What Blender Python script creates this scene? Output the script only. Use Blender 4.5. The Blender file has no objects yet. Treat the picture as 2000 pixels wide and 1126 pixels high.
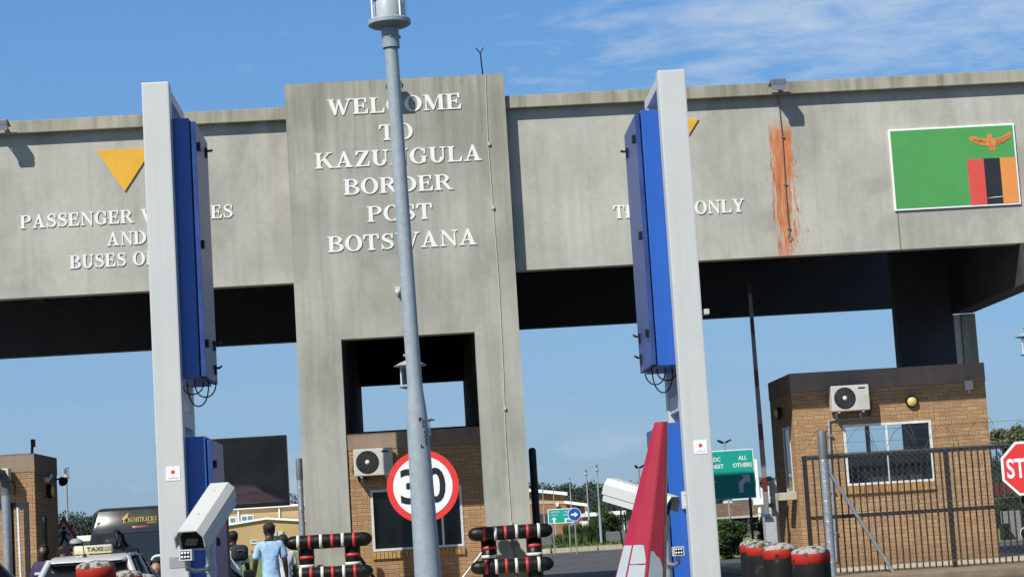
import bpy, bmesh, math, random
from mathutils import Vector, Matrix
random.seed(7)
R = math.radians
S = bpy.context.scene
# ------------------------------------------------------------------ camera
F = 4000.0                                   # focal length in photo pixels (photo 2000 px wide)
EYE = Vector((0, 0, 1.27))
ROLL, PITCH, YAW = R(3.5), R(6.783), R(2.805)
ROT = Matrix.Rotation(-YAW, 3, 'Z') @ Matrix.Rotation(R(90) + PITCH, 3, 'X') @ Matrix.Rotation(-ROLL, 3, 'Z')
cd = bpy.data.cameras.new('camera'); cam = bpy.data.objects.new('camera', cd)
S.collection.objects.link(cam); S.camera = cam
cam.matrix_world = Matrix.Translation(EYE) @ ROT.to_4x4()
cd.sensor_width = 36; cd.lens = 36 * F / 2000; cd.clip_start = .1; cd.clip_end = 8000
# ------------------------------------------------------------------ sun and sky
SUN_EL, SUN_AZ = R(45), R(39)                # azimuth: left of straight behind the camera
to_sun = Vector((-math.sin(SUN_AZ) * math.cos(SUN_EL), -math.cos(SUN_AZ) * math.cos(SUN_EL), math.sin(SUN_EL)))
sl = bpy.data.lights.new('sun', 'SUN'); sun = bpy.data.objects.new('sun', sl); S.collection.objects.link(sun)
sun.rotation_euler = to_sun.to_track_quat('Z', 'Y').to_euler()
sl.energy = 5.0; sl.angle = R(.53); sl.color = (1, .955, .88)
S.view_settings.view_transform = 'Standard'; S.view_settings.look = 'None'
S.view_settings.exposure = .25; S.view_settings.gamma = 1
W = bpy.data.worlds.new('World'); S.world = W; W.use_nodes = True
def build_world():
    nt = W.node_tree; N = nt.nodes; L = nt.links; N.clear()
    out = N.new('ShaderNodeOutputWorld'); bg = N.new('ShaderNodeBackground'); L.new(bg.outputs[0], out.inputs[0])
    tc = N.new('ShaderNodeTexCoord')
    sep = N.new('ShaderNodeSeparateXYZ'); L.new(tc.outputs['Generated'], sep.inputs[0])
    def m(op, a, b=None, c=None):
        n = N.new('ShaderNodeMath'); n.operation = op
        for i, v in enumerate((a, b, c)):
            if v is None: continue
            if isinstance(v, (int, float)): n.inputs[i].default_value = v
            else: L.new(v, n.inputs[i])
        return n.outputs[0]
    # the deep clear-air blue comes quickly above the horizon: sample the sky model higher up
    z2 = m('ADD', m('MULTIPLY', sep.outputs[2], 1.55), .035)
    cmb = N.new('ShaderNodeCombineXYZ'); L.new(sep.outputs[0], cmb.inputs[0]); L.new(sep.outputs[1], cmb.inputs[1]); L.new(z2, cmb.inputs[2])
    nrm = N.new('ShaderNodeVectorMath'); nrm.operation = 'NORMALIZE'; L.new(cmb.outputs[0], nrm.inputs[0])
    sky = N.new('ShaderNodeTexSky'); sky.sky_type = 'NISHITA'; sky.sun_disc = False
    sky.sun_elevation = SUN_EL; sky.sun_rotation = R(180) + SUN_AZ
    sky.altitude = 900; sky.air_density = 1.0; sky.dust_density = .6; sky.ozone_density = 2.5
    L.new(nrm.outputs[0], sky.inputs[0])
    hs = N.new('ShaderNodeHueSaturation'); hs.inputs['Saturation'].default_value = 1.42; hs.inputs['Value'].default_value = 1.38
    L.new(sky.outputs[0], hs.inputs['Color'])
    # clouds on a flat layer: direction divided by height
    zc = m('MAXIMUM', sep.outputs[2], .012)
    px = m('DIVIDE', sep.outputs[0], m('ADD', zc, .05)); py = m('DIVIDE', sep.outputs[1], m('ADD', zc, .05))
    cv = N.new('ShaderNodeCombineXYZ'); L.new(px, cv.inputs[0]); L.new(py, cv.inputs[1])
    mp = N.new('ShaderNodeMapping'); mp.inputs['Scale'].default_value = (3.1, 3.6, 1); mp.inputs['Rotation'].default_value = (0, 0, R(14)); mp.inputs['Location'].default_value = (.3, .7, 0)
    L.new(cv.outputs[0], mp.inputs[0])
    n1 = N.new('ShaderNodeTexNoise'); n1.inputs['Scale'].default_value = 2.1; n1.inputs['Detail'].default_value = 9; n1.inputs['Roughness'].default_value = .62; n1.inputs['Distortion'].default_value = .25
    L.new(mp.outputs[0], n1.inputs['Vector'])
    # the high rippled cloud lies to the right of the view and high up
    side = m('MULTIPLY', m('ADD', m('DIVIDE', sep.outputs[0], sep.outputs[1]), -.015), 6.0)
    side = m('MINIMUM', m('MAXIMUM', side, 0), 1)
    up = m('MINIMUM', m('MAXIMUM', m('MULTIPLY', m('ADD', sep.outputs[2], -.165), 14), 0), 1)
    bias = m('MULTIPLY', m('MULTIPLY', side, up), .40)
    c1 = m('MINIMUM', m('MAXIMUM', m('MULTIPLY', m('ADD', m('ADD', n1.outputs[0], bias), -.63), 2.3), 0), 1)
    # thin streaks of stratus low down
    cv2 = N.new('ShaderNodeCombineXYZ'); L.new(m('MULTIPLY', sep.outputs[0], 5), cv2.inputs[0]); L.new(m('MULTIPLY', sep.outputs[2], 42), cv2.inputs[1])
    n2 = N.new('ShaderNodeTexNoise'); n2.inputs['Scale'].default_value = 1.3; n2.inputs['Detail'].default_value = 6; n2.inputs['Roughness'].default_value = .5
    L.new(cv2.outputs[0], n2.inputs['Vector'])
    low = m('MINIMUM', m('MAXIMUM', m('MULTIPLY', m('SUBTRACT', .15, sep.outputs[2]), 14), 0), 1)
    c2 = m('MULTIPLY', m('MINIMUM', m('MAXIMUM', m('MULTIPLY', m('ADD', n2.outputs[0], -.42), 2.6), 0), 1), m('MULTIPLY', low, .45))
    # small cumulus puffs near the horizon
    n3 = N.new('ShaderNodeTexNoise'); n3.inputs['Scale'].default_value = 20; n3.inputs['Detail'].default_value = 7; n3.inputs['Roughness'].default_value = .55
    mp3 = N.new('ShaderNodeMapping'); mp3.inputs['Scale'].default_value = (1, 1, 2.2); mp3.inputs['Location'].default_value = (.13, 0, .05)
    L.new(tc.outputs['Generated'], mp3.inputs[0]); L.new(mp3.outputs[0], n3.inputs['Vector'])
    lw = m('MINIMUM', m('MAXIMUM', m('MULTIPLY', m('SUBTRACT', .055, sep.outputs[2]), 40), 0), 1)
    c3 = m('MULTIPLY', m('MINIMUM', m('MAXIMUM', m('MULTIPLY', m('ADD', n3.outputs[0], -.53), 6), 0), 1), m('MULTIPLY', lw, .75))
    def mix(fac, a, b):
        n = N.new('ShaderNodeMix'); n.data_type = 'RGBA'; L.new(fac, n.inputs['Factor'])
        if isinstance(a, tuple): n.inputs['A'].default_value = a
        else: L.new(a, n.inputs['A'])
        n.inputs['B'].default_value = b
        return n.outputs['Result']
    veil = m('MINIMUM', m('MAXIMUM', m('SUBTRACT', .98, m('MULTIPLY', sep.outputs[2], 1.95)), .08), 1)
    col = mix(veil, hs.outputs[0], (1.45, 2.12, 2.85, 1))
    col = mix(c2, col, (2.05, 2.80, 3.55, 1))
    col = mix(m('MULTIPLY', c1, .80), col, (3.0, 3.6, 4.4, 1))
    col = mix(c3, col, (2.7, 3.3, 3.9, 1))
    # unseen neutral layer overhead, added to take the blue out of the fill light
    ov = m('MINIMUM', m('MAXIMUM', m('MULTIPLY', m('ADD', sep.outputs[2], -.30), 3.2), 0), .85)
    col = mix(ov, col, (1.02, 1.06, 1.12, 1))
    L.new(col, bg.inputs[0]); bg.inputs[1].default_value = .15
build_world()

def P(x, y, Y):
    """the point of the plane at depth Y metres that the photo shows at pixel x, y"""
    d = ROT @ Vector(((x - 1000) / F, (563 - y) / F, -1))
    return EYE + d * (Y / d.y)
def hz(x): return 1050 + (832 - x) * math.tan(ROLL)      # horizon row

# ------------------------------------------------------------------ materials
MAT = {}
def mat(name, col=(.5, .5, .5), rough=.6, metal=0, noise=.12, nscale=6, bump=0, bscale=40, spec=.5, emit=None, coat=0):
    if name in MAT: return MAT[name]
    M = bpy.data.materials.new(name); M.use_nodes = True; MAT[name] = M
    nt = M.node_tree; b = nt.nodes['Principled BSDF']; L = nt.links
    b.inputs['Roughness'].default_value = rough; b.inputs['Metallic'].default_value = metal
    b.inputs['Specular IOR Level'].default_value = spec; b.inputs['Coat Weight'].default_value = coat
    tc = nt.nodes.new('ShaderNodeTexCoord')
    if noise:
        n = nt.nodes.new('ShaderNodeTexNoise'); n.inputs['Scale'].default_value = nscale; n.inputs['Detail'].default_value = 6; n.inputs['Roughness'].default_value = .65
        L.new(tc.outputs['Object'], n.inputs['Vector'])
        r = nt.nodes.new('ShaderNodeValToRGB'); r.color_ramp.elements[0].position = .3; r.color_ramp.elements[1].position = .72
        r.color_ramp.elements[0].color = (*[c * (1 - noise) for c in col], 1); r.color_ramp.elements[1].color = (*[min(1, c * (1 + noise)) for c in col], 1)
        L.new(n.outputs[0], r.inputs[0]); L.new(r.outputs[0], b.inputs['Base Color'])
        mr = nt.nodes.new('ShaderNodeMapRange'); mr.inputs[3].default_value = max(.02, rough - .08); mr.inputs[4].default_value = min(1, rough + .1)
        L.new(n.outputs[0], mr.inputs[0]); L.new(mr.outputs[0], b.inputs['Roughness'])
    else: b.inputs['Base Color'].default_value = (*col, 1)
    if bump:
        n2 = nt.nodes.new('ShaderNodeTexNoise'); n2.inputs['Scale'].default_value = bscale; n2.inputs['Detail'].default_value = 4
        L.new(tc.outputs['Object'], n2.inputs['Vector'])
        bp = nt.nodes.new('ShaderNodeBump'); bp.inputs['Strength'].default_value = bump; bp.inputs['Distance'].default_value = .02
        L.new(n2.outputs[0], bp.inputs['Height']); L.new(bp.outputs[0], b.inputs['Normal'])
    if emit:
        b.inputs['Emission Color'].default_value = (*emit[0], 1); b.inputs['Emission Strength'].default_value = emit[1]
    return M

class G:
    """tiny node-graph helper for the hand-built materials"""
    def __init__(s, name, rough=.8):
        s.M = bpy.data.materials.new(name); s.M.use_nodes = True; MAT[name] = s.M
        s.nt = s.M.node_tree; s.b = s.nt.nodes['Principled BSDF']; s.b.inputs['Roughness'].default_value = rough
        s.geo = s.nt.nodes.new('ShaderNodeNewGeometry'); s.pos = s.geo.outputs['Position']
        sp = s.nt.nodes.new('ShaderNodeSeparateXYZ'); s.nt.links.new(s.pos, sp.inputs[0]); s.x, s.y, s.z = sp.outputs
    def l(s, a, b): s.nt.links.new(a, b)
    def m(s, op, a, b=None, c=None, clamp=False):
        n = s.nt.nodes.new('ShaderNodeMath'); n.operation = op; n.use_clamp = clamp
        for i, v in enumerate((a, b, c)):
            if v is None: continue
            if isinstance(v, (int, float)): n.inputs[i].default_value = v
            else: s.l(v, n.inputs[i])
        return n.outputs[0]
    def vec(s, x, y, z):
        n = s.nt.nodes.new('ShaderNodeCombineXYZ')
        for i, v in enumerate((x, y, z)):
            if isinstance(v, (int, float)): n.inputs[i].default_value = v
            else: s.l(v, n.inputs[i])
        return n.outputs[0]
    def noise(s, scale, stretch=(1, 1, 1), detail=6, rough=.6, off=(0, 0, 0), dist=0):
        mp = s.nt.nodes.new('ShaderNodeMapping'); mp.inputs['Scale'].default_value = stretch; mp.inputs['Location'].default_value = off; s.l(s.pos, mp.inputs[0])
        n = s.nt.nodes.new('ShaderNodeTexNoise'); n.inputs['Scale'].default_value = scale; n.inputs['Detail'].default_value = detail; n.inputs['Roughness'].default_value = rough; n.inputs['Distortion'].default_value = dist
        s.l(mp.outputs[0], n.inputs['Vector']); return n.outputs[0]
    def ramp(s, f, stops):
        n = s.nt.nodes.new('ShaderNodeValToRGB'); e = n.color_ramp.elements
        while len(e) < len(stops): e.new(.5)
        for k, (p, c) in enumerate(stops): e[k].position = p; e[k].color = (*c, 1) if len(c) == 3 else c
        s.l(f, n.inputs[0]); return n.outputs[0]
    def mix(s, f, a, b, mode='MIX'):
        n = s.nt.nodes.new('ShaderNodeMix'); n.data_type = 'RGBA'; n.blend_type = mode
        for k, v in (('Factor', f), ('A', a), ('B', b)):
            if isinstance(v, (int, float)): n.inputs[k].default_value = v
            elif isinstance(v, tuple): n.inputs[k].default_value = (*v, 1) if len(v) == 3 else v
            else: s.l(v, n.inputs[k])
        return n.outputs['Result']
    def bump(s, h, strength=.3, dist=.02):
        bp = s.nt.nodes.new('ShaderNodeBump'); bp.inputs['Strength'].default_value = strength; bp.inputs['Distance'].default_value = dist
        s.l(h, bp.inputs['Height']); s.l(bp.outputs[0], s.b.inputs['Normal'])

def concrete(name, base, splash=None, streak=.5, top=None):
    g = G(name, .9)
    big = g.noise(.55, detail=5, rough=.6)
    fine = g.noise(9, detail=8, rough=.7)
    stv = g.noise(2.2, (2.2, 2.2, .13), detail=7, rough=.62)
    patch = g.noise(.9, (1, 1, .6), detail=3, rough=.4, off=(3, 1, 7), dist=.4)
    b = base
    c = g.ramp(big, [(.25, tuple(v * .80 for v in b)), (.5, b), (.78, tuple(min(1, v * 1.13) for v in b))])
    if top:
        wz = g.m('MULTIPLY', g.m('SUBTRACT', g.z, top - 3.2), .36, clamp=True)
        run = g.noise(3.4, (1.6, 1.6, .05), detail=6, rough=.7, off=(1, 0, 3))
        wf = g.m('MULTIPLY', g.m('MULTIPLY', wz, 1.0), g.m('MULTIPLY', g.m('SUBTRACT', run, .34), 3.4, clamp=True))
        c = g.mix(g.m('MULTIPLY', wf, .62), c, (.175, .158, .112))
        pale = g.m('MULTIPLY', g.m('SUBTRACT', g.noise(1.5, (1, 1, .45), detail=7, rough=.7, off=(8, 2, 5)), .57), 7, clamp=True)
        c = g.mix(g.m('MULTIPLY', pale, .35), c, (.50, .50, .47))
    c = g.mix(streak, c, g.ramp(stv, [(.32, (.56, .53, .45)), (.5, (.93, .93, .91)), (.68, (1.12, 1.12, 1.1))]), 'MULTIPLY')
    c = g.mix(.75, c, g.ramp(patch, [(.40, (.84, .84, .82)), (.46, (1, 1, 1)), (.57, (1.0, 1.0, 1.0)), (.61, (1.09, 1.09, 1.07))]), 'MULTIPLY')
    c = g.mix(.5, c, g.ramp(fine, [(.3, (.86, .86, .85)), (.7, (1.1, 1.1, 1.1))]), 'MULTIPLY')
    # shutter-board joints
    zz = g.m('ABSOLUTE', g.m('SUBTRACT', g.m('FRACT', g.m('DIVIDE', g.z, 1.22)), .5))
    jl = g.m('GREATER_THAN', zz, .4955)
    c = g.mix(g.m('MULTIPLY', jl, .30), c, tuple(v * .72 for v in b))
    if splash:
        x0, z0, z1, w = splash              # splash top z1, bottom z0
        v = g.m('DIVIDE', g.m('SUBTRACT', z1, g.z), z1 - z0)                  # 0 top .. 1 bottom
        u = g.m('DIVIDE', g.m('SUBTRACT', g.x, g.m('SUBTRACT', x0, g.m('MULTIPLY', v, .07))), w)
        drip = g.noise(7.5, (2.6, 1, .28), detail=7, rough=.72)
        spk = g.noise(16, (1, 1, .33), detail=5, rough=.7, off=(2, 0, 9))
        core = g.m('SUBTRACT', 1.0, g.m('MULTIPLY', g.m('ABSOLUTE', u), 1.45), clamp=True)
        vin = g.m('MULTIPLY', g.m('MULTIPLY', v, 9, clamp=True), g.m('MULTIPLY', g.m('SUBTRACT', 1.25, v), 3.0, clamp=True))
        a = g.m('ADD', g.m('MULTIPLY', core, g.m('SUBTRACT', 1.0, g.m('MULTIPLY', v, .36))), g.m('MULTIPLY', g.m('SUBTRACT', drip, .5), 2.3))
        a = g.m('MULTIPLY', g.m('MULTIPLY', g.m('SUBTRACT', a, .25), 6, clamp=True), g.m('MULTIPLY', vin, g.m('MULTIPLY', core, 6, clamp=True)))
        s2 = g.m('SUBTRACT', 1.0, g.m('MULTIPLY', g.m('ABSOLUTE', g.m('SUBTRACT', u, g.m('MULTIPLY', v, .5))), .62), clamp=True)
        a2 = g.m('MULTIPLY', g.m('MULTIPLY', g.m('SUBTRACT', g.m('ADD', g.m('MULTIPLY', s2, .17), spk), .705), 18, clamp=True), g.m('MULTIPLY', s2, 3, clamp=True))
        a2 = g.m('MULTIPLY', a2, g.m('MULTIPLY', g.m('ADD', v, .05), 9, clamp=True))
        gap = g.noise(13, (3.2, 1, .20), detail=5, rough=.65, off=(4, 0, 1))
        gf = g.m('SUBTRACT', 1.0, g.m('MULTIPLY', g.m('MULTIPLY', g.m('SUBTRACT', gap, g.m('SUBTRACT', .66, g.m('MULTIPLY', v, .17))), 12, clamp=True), .85), clamp=True)
        spot = g.noise(24, (1, 1, .5), detail=4, rough=.7, off=(7, 0, 2))
        edge = g.m('MULTIPLY', g.m('SUBTRACT', g.m('ADD', g.m('MULTIPLY', core, 1.3), spot), .72), 8, clamp=True)
        a = g.m('MULTIPLY', g.m('MULTIPLY', a, gf), edge)
        al = g.m('MULTIPLY', g.m('MAXIMUM', a, a2), .90)
        # the stain stops at the splash: nothing above it
        al = g.m('MULTIPLY', al, g.m('GREATER_THAN', v, -.02))
        sc = g.ramp(drip, [(.3, (.56, .24, .085)), (.47, (.52, .165, .042)), (.60, (.40, .10, .024)), (.8, (.20, .045, .014))])
        c = g.mix(al, c, sc)
    g.l(c, g.b.inputs['Base Color'])
    h = g.m('ADD', g.m('MULTIPLY', fine, .6), g.m('MULTIPLY', stv, .4)); g.bump(h, .25, .012)
    g.b.inputs['Specular IOR Level'].default_value = .25
    return g.M

def brick(name):
    g = G(name, .88)
    nx = g.nt.nodes.new('ShaderNodeSeparateXYZ'); g.l(g.geo.outputs['True Normal'], nx.inputs[0])
    side = g.m('GREATER_THAN', g.m('ABSOLUTE', nx.outputs[0]), .5)
    u = g.m('ADD', g.m('MULTIPLY', g.x, g.m('SUBTRACT', 1, side)), g.m('MULTIPLY', g.y, side))
    wob = g.m('MULTIPLY', g.m('SUBTRACT', g.noise(5, detail=2), .5), .012)
    v = g.vec(u, g.m('ADD', g.z, wob), 0)
    bt = g.nt.nodes.new('ShaderNodeTexBrick'); g.l(v, bt.inputs['Vector'])
    bt.inputs['Scale'].default_value = 1; bt.inputs['Brick Width'].default_value = .232; bt.inputs['Row Height'].default_value = .085
    bt.inputs['Mortar Size'].default_value = .009; bt.inputs['Mortar Smooth'].default_value = .25; bt.inputs['Bias'].default_value = .05
    bt.inputs['Color1'].default_value = (.42, .25, .115, 1); bt.inputs['Color2'].default_value = (.31, .162, .075, 1); bt.inputs['Mortar'].default_value = (.085, .06, .038, 1)
    # pale worn arris just inside every mortar joint
    b2 = g.nt.nodes.new('ShaderNodeTexBrick'); g.l(v, b2.inputs['Vector'])
    for k, val in (('Scale', 1), ('Brick Width', .232), ('Row Height', .085), ('Mortar Size', .024), ('Mortar Smooth', .7)): b2.inputs[k].default_value = val
    c = g.mix(g.m('MULTIPLY', b2.outputs['Fac'], .72), bt.outputs['Color'], (.60, .47, .31))
    c = g.mix(bt.outputs['Fac'], c, (.12, .09, .06))
    fl = g.noise(26, detail=5, rough=.7)
    c = g.mix(.6, c, g.ramp(fl, [(.3, (.72, .70, .66)), (.55, (1, 1, 1)), (.75, (1.2, 1.18, 1.1))]), 'MULTIPLY')
    big = g.noise(1.1, detail=4)
    c = g.mix(.5, c, g.ramp(big, [(.3, (.82, .8, .78)), (.7, (1.12, 1.1, 1.06))]), 'MULTIPLY')
    dirt = g.m('MULTIPLY', g.m('SUBTRACT', g.m('ADD', .62, g.m('MULTIPLY', big, .3)), g.z), 1.6, clamp=True)   # splashed earth along the foot
    c = g.mix(g.m('MULTIPLY', dirt, .5), c, (.12, .072, .04))
    g.l(c, g.b.inputs['Base Color'])
    g.bump(g.m('SUBTRACT', g.m('MULTIPLY', fl, .4), bt.outputs['Fac']), .5, .01)
    g.b.inputs['Specular IOR Level'].default_value = .2
    return g.M

def speckled(name, a, b, scale, thr, rough=.7, stretch=(1, 1, 1), bump=.2):
    g = G(name, rough)
    tc = g.nt.nodes.new('ShaderNodeTexCoord'); g.pos = tc.outputs['Object']
    n = g.noise(scale, stretch, 6, .68); n2 = g.noise(scale * .23, detail=4, off=(5, 2, 1))
    f = g.m('MULTIPLY', g.m('SUBTRACT', g.m('ADD', g.m('MULTIPLY', n, .7), g.m('MULTIPLY', n2, .3)), thr), 14, clamp=True)
    c = g.mix(f, a, b)
    c = g.mix(.4, c, g.ramp(n, [(.3, (.75, .75, .75)), (.7, (1.2, 1.2, 1.2))]), 'MULTIPLY')
    g.b.inputs['Specular IOR Level'].default_value = .2
    g.l(c, g.b.inputs['Base Color']); g.bump(n, bump, .01)
    return g.M

def glass(name, tint=(.92, .95, .97), refl=.12):
    M = bpy.data.materials.new(name); M.use_nodes = True; MAT[name] = M
    nt = M.node_tree; N = nt.nodes; L = nt.links; N.clear()
    o = N.new('ShaderNodeOutputMaterial'); t = N.new('ShaderNodeBsdfTransparent'); t.inputs[0].default_value = (*tint, 1)
    gl = N.new('ShaderNodeBsdfGlossy'); gl.inputs['Roughness'].default_value = .02
    fr = N.new('ShaderNodeLayerWeight'); fr.inputs[0].default_value = .5
    pw = N.new('ShaderNodeMath'); pw.operation = 'POWER'; pw.inputs[1].default_value = 4; L.new(fr.outputs['Facing'], pw.inputs[0])
    ad = N.new('ShaderNodeMath'); ad.operation = 'MULTIPLY_ADD'; ad.inputs[1].default_value = .55; ad.inputs[2].default_value = refl; L.new(pw.outputs[0], ad.inputs[0])
    mx = N.new('ShaderNodeMixShader'); L.new(ad.outputs[0], mx.inputs[0]); L.new(t.outputs[0], mx.inputs[1]); L.new(gl.outputs[0], mx.inputs[2]); L.new(mx.outputs[0], o.inputs[0])
    return M

def foliage(name, dark, light):
    g = G(name, .65)
    oi = g.nt.nodes.new('ShaderNodeTexCoord'); g.pos = oi.outputs['Object']
    n = g.noise(1.6, detail=4, rough=.7); n2 = g.noise(14, detail=2)
    c = g.ramp(g.m('ADD', g.m('MULTIPLY', n, .65), g.m('MULTIPLY', n2, .35)), [(.34, dark), (.66, light)])
    g.l(c, g.b.inputs['Base Color']); g.b.inputs['Specular IOR Level'].default_value = .2
    return g.M

# ------------------------------------------------------------------ mesh builder
class MB:
    def __init__(s): s.v = []; s.f = []; s.sm = []
    def add(s, vs, fs, smooth=False):
        o = len(s.v); s.v += [tuple(v) for v in vs]; s.f += [tuple(i + o for i in f) for f in fs]; s.sm += [smooth] * len(fs); return s
    def box(s, a, b):
        x0, y0, z0 = a; x1, y1, z1 = b
        x0, x1 = sorted((x0, x1)); y0, y1 = sorted((y0, y1)); z0, z1 = sorted((z0, z1))
        v = [(x0, y0, z0), (x1, y0, z0), (x1, y1, z0), (x0, y1, z0), (x0, y0, z1), (x1, y0, z1), (x1, y1, z1), (x0, y1, z1)]
        return s.add(v, [(0, 3, 2, 1), (4, 5, 6, 7), (0, 1, 5, 4), (1, 2, 6, 5), (2, 3, 7, 6), (3, 0, 4, 7)])
    def bbox(s, a, b, r=.01):
        """box with chamfered long edges all round"""
        x0, y0, z0 = a; x1, y1, z1 = b
        x0, x1 = sorted((x0, x1)); y0, y1 = sorted((y0, y1)); z0, z1 = sorted((z0, z1))
        bm = bmesh.new(); bmesh.ops.create_cube(bm, size=1)
        for v in bm.verts: v.co = Vector(((x0 + x1) / 2 + v.co.x * (x1 - x0), (y0 + y1) / 2 + v.co.y * (y1 - y0), (z0 + z1) / 2 + v.co.z * (z1 - z0)))
        r = min(r, .45 * min(x1 - x0, y1 - y0, z1 - z0))
        bmesh.ops.bevel(bm, geom=bm.edges[:], offset=r, segments=2, profile=.7, affect='EDGES')
        return s.bm(bm)
    def bm(s, bm, smooth=False, mtx=None):
        bm.verts.index_update(); s.add([(mtx @ v.co) if mtx else v.co for v in bm.verts], [[v.index for v in f.verts] for f in bm.faces], smooth); bm.free(); return s
    def hexa(s, q, d):
        """four corner points (front face, counter-clockwise seen from the front) pushed back by vector d"""
        q = [Vector(p) for p in q]; d = Vector(d); v = q + [p + d for p in q]
        return s.add(v, [(0, 1, 2, 3), (7, 6, 5, 4), (1, 0, 4, 5), (2, 1, 5, 6), (3, 2, 6, 7), (0, 3, 7, 4)])
    def prism(s, pts, fn, d0, d1):
        """2-D polygon pts; fn(u, v, depth) -> 3-D"""
        n = len(pts); v = [fn(u, w, d0) for u, w in pts] + [fn(u, w, d1) for u, w in pts]
        return s.add(v, [tuple(range(n)), tuple(reversed(range(n, 2 * n)))] + [((i + 1) % n, i, n + i, n + (i + 1) % n) for i in range(n)])
    def tube(s, pts, r, n=8, cap=True, smooth=True):
        pts = [Vector(p) for p in pts]; k = len(pts); rr = r if isinstance(r, (list, tuple)) else [r] * k
        t0 = (pts[1] - pts[0]).normalized(); ref = Vector((0, 0, 1)) if abs(t0.z) < .9 else Vector((1, 0, 0))
        a = t0.cross(ref).normalized(); vs = []
        for i in range(k):
            t = (pts[min(i + 1, k - 1)] - pts[max(i - 1, 0)]); t = t.normalized() if t.length > 1e-9 else t0
            a = (a - t * a.dot(t)).normalized(); b = t.cross(a)
            for j in range(n):
                w = 2 * math.pi * j / n; vs.append(pts[i] + (a * math.cos(w) + b * math.sin(w)) * rr[i])
        fs = [(i * n + j, i * n + (j + 1) % n, (i + 1) * n + (j + 1) % n, (i + 1) * n + j) for i in range(k - 1) for j in range(n)]
        s.add(vs, fs, smooth)
        if cap: s.add(vs[:n], [tuple(reversed(range(n)))]); s.add(vs[-n:], [tuple(range(n))])
        return s
    def lathe(s, prof, n=24, o=(0, 0, 0), axis=None, smooth=True):
        """profile (r, z) turned about +Z at o, or about the axis vector"""
        o = Vector(o); q = Vector((0, 0, 1)).rotation_difference(Vector(axis).normalized()) if axis else None
        vs = []
        for r, z in prof:
            for j in range(n):
                w = 2 * math.pi * j / n; p = Vector((r * math.cos(w), r * math.sin(w), z))
                if q: p = q @ p
                vs.append(o + p)
        fs = [(i * n + j, i * n + (j + 1) % n, (i + 1) * n + (j + 1) % n, (i + 1) * n + j) for i in range(len(prof) - 1) for j in range(n)]
        s.add(vs, fs, smooth)
        if prof[0][0] > 1e-4: s.add(vs[:n], [tuple(reversed(range(n)))])
        if prof[-1][0] > 1e-4: s.add(vs[-n:], [tuple(range(n))])
        return s
    def wallgrid(s, x0, x1, z0, z1, holes, y0, y1):
        """wall in the x-z plane, y0 (front) to y1, with rectangular holes (xa, xb, za, zb)"""
        xs = sorted({x0, x1, *[h[0] for h in holes], *[h[1] for h in holes]}); zs = sorted({z0, z1, *[h[2] for h in holes], *[h[3] for h in holes]})
        def solid(i, j):
            if not (0 <= i < len(xs) - 1 and 0 <= j < len(zs) - 1): return False
            cx = (xs[i] + xs[i + 1]) / 2; cz = (zs[j] + zs[j + 1]) / 2
            return not any(h[0] < cx < h[1] and h[2] < cz < h[3] for h in holes)
        for i in range(len(xs) - 1):
            for j in range(len(zs) - 1):
                if not solid(i, j): continue
                a, b, c, d = xs[i], xs[i + 1], zs[j], zs[j + 1]
                s.add([(a, y0, c), (b, y0, c), (b, y0, d), (a, y0, d)], [(0, 1, 2, 3)]); s.add([(a, y1, c), (b, y1, c), (b, y1, d), (a, y1, d)], [(3, 2, 1, 0)])
                if not solid(i - 1, j): s.add([(a, y0, c), (a, y1, c), (a, y1, d), (a, y0, d)], [(3, 2, 1, 0)])
                if not solid(i + 1, j): s.add([(b, y0, c), (b, y1, c), (b, y1, d), (b, y0, d)], [(0, 1, 2, 3)])
                if not solid(i, j - 1): s.add([(a, y0, c), (b, y0, c), (b, y1, c), (a, y1, c)], [(3, 2, 1, 0)])
                if not solid(i, j + 1): s.add([(a, y0, d), (b, y0, d), (b, y1, d), (a, y1, d)], [(0, 1, 2, 3)])
        return s
    def swap(s):
        """swap x and y of everything collected (a wall in the y-z plane)"""
        s.v = [(b, a, c) for a, b, c in s.v]; s.f = [tuple(reversed(f)) for f in s.f]; return s
    def xf(s, M): s.v = [tuple(M @ Vector(v)) for v in s.v]; return s
C = S.collection
BASE = {}
def mesh_obj(name, mb, m):
    me = bpy.data.meshes.new(name); me.from_pydata(mb.v, [], mb.f); me.polygons.foreach_set('use_smooth', mb.sm); me.update()
    for x in (m if isinstance(m, (list, tuple)) else [m]): me.materials.append(x)
    o = bpy.data.objects.new(name, me); C.objects.link(o); return o
def tag(o, label=None, cat=None, group=None, kind=None):
    if label: o['label'] = label
    if cat: o['category'] = cat
    if group: o['group'] = group
    if kind: o['kind'] = kind
    return o
def thing(name, label, cat, base=(0, 0, 0), group=None):
    o = bpy.data.objects.new(name, None); C.objects.link(o); o.location = base; o.empty_display_size = .2
    BASE[o.name] = Vector(base); return tag(o, label, cat, group)
def part(name, mb, m, parent, label=None):
    o = mesh_obj(name, mb, m); o.parent = parent
    if parent.name in BASE: o.matrix_parent_inverse = Matrix.Translation(-BASE[parent.name])
    if label: o['label'] = label
    return o
def single(name, mb, m, label, cat, group=None): return tag(mesh_obj(name, mb, m), label, cat, group)
def structure(name, mb, m): return tag(mesh_obj(name, mb, m), kind='structure')
def dup(root, loc, label=None, scale=None, rz=None, group=None):
    def cp(o, par):
        c = o.copy(); C.objects.link(c)
        if par: c.parent = par
        for ch in kids.get(o, []): cp(ch, c)
        return c
    kids = {}
    for o in list(C.objects):
        if o.parent: kids.setdefault(o.parent, []).append(o)
    c = cp(root, None); c.location = loc
    if label: c['label'] = label
    if group: c['group'] = group
    if scale: c.scale = (scale,) * 3
    if rz is not None: c.rotation_euler = (0, 0, rz)
    return c

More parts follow.
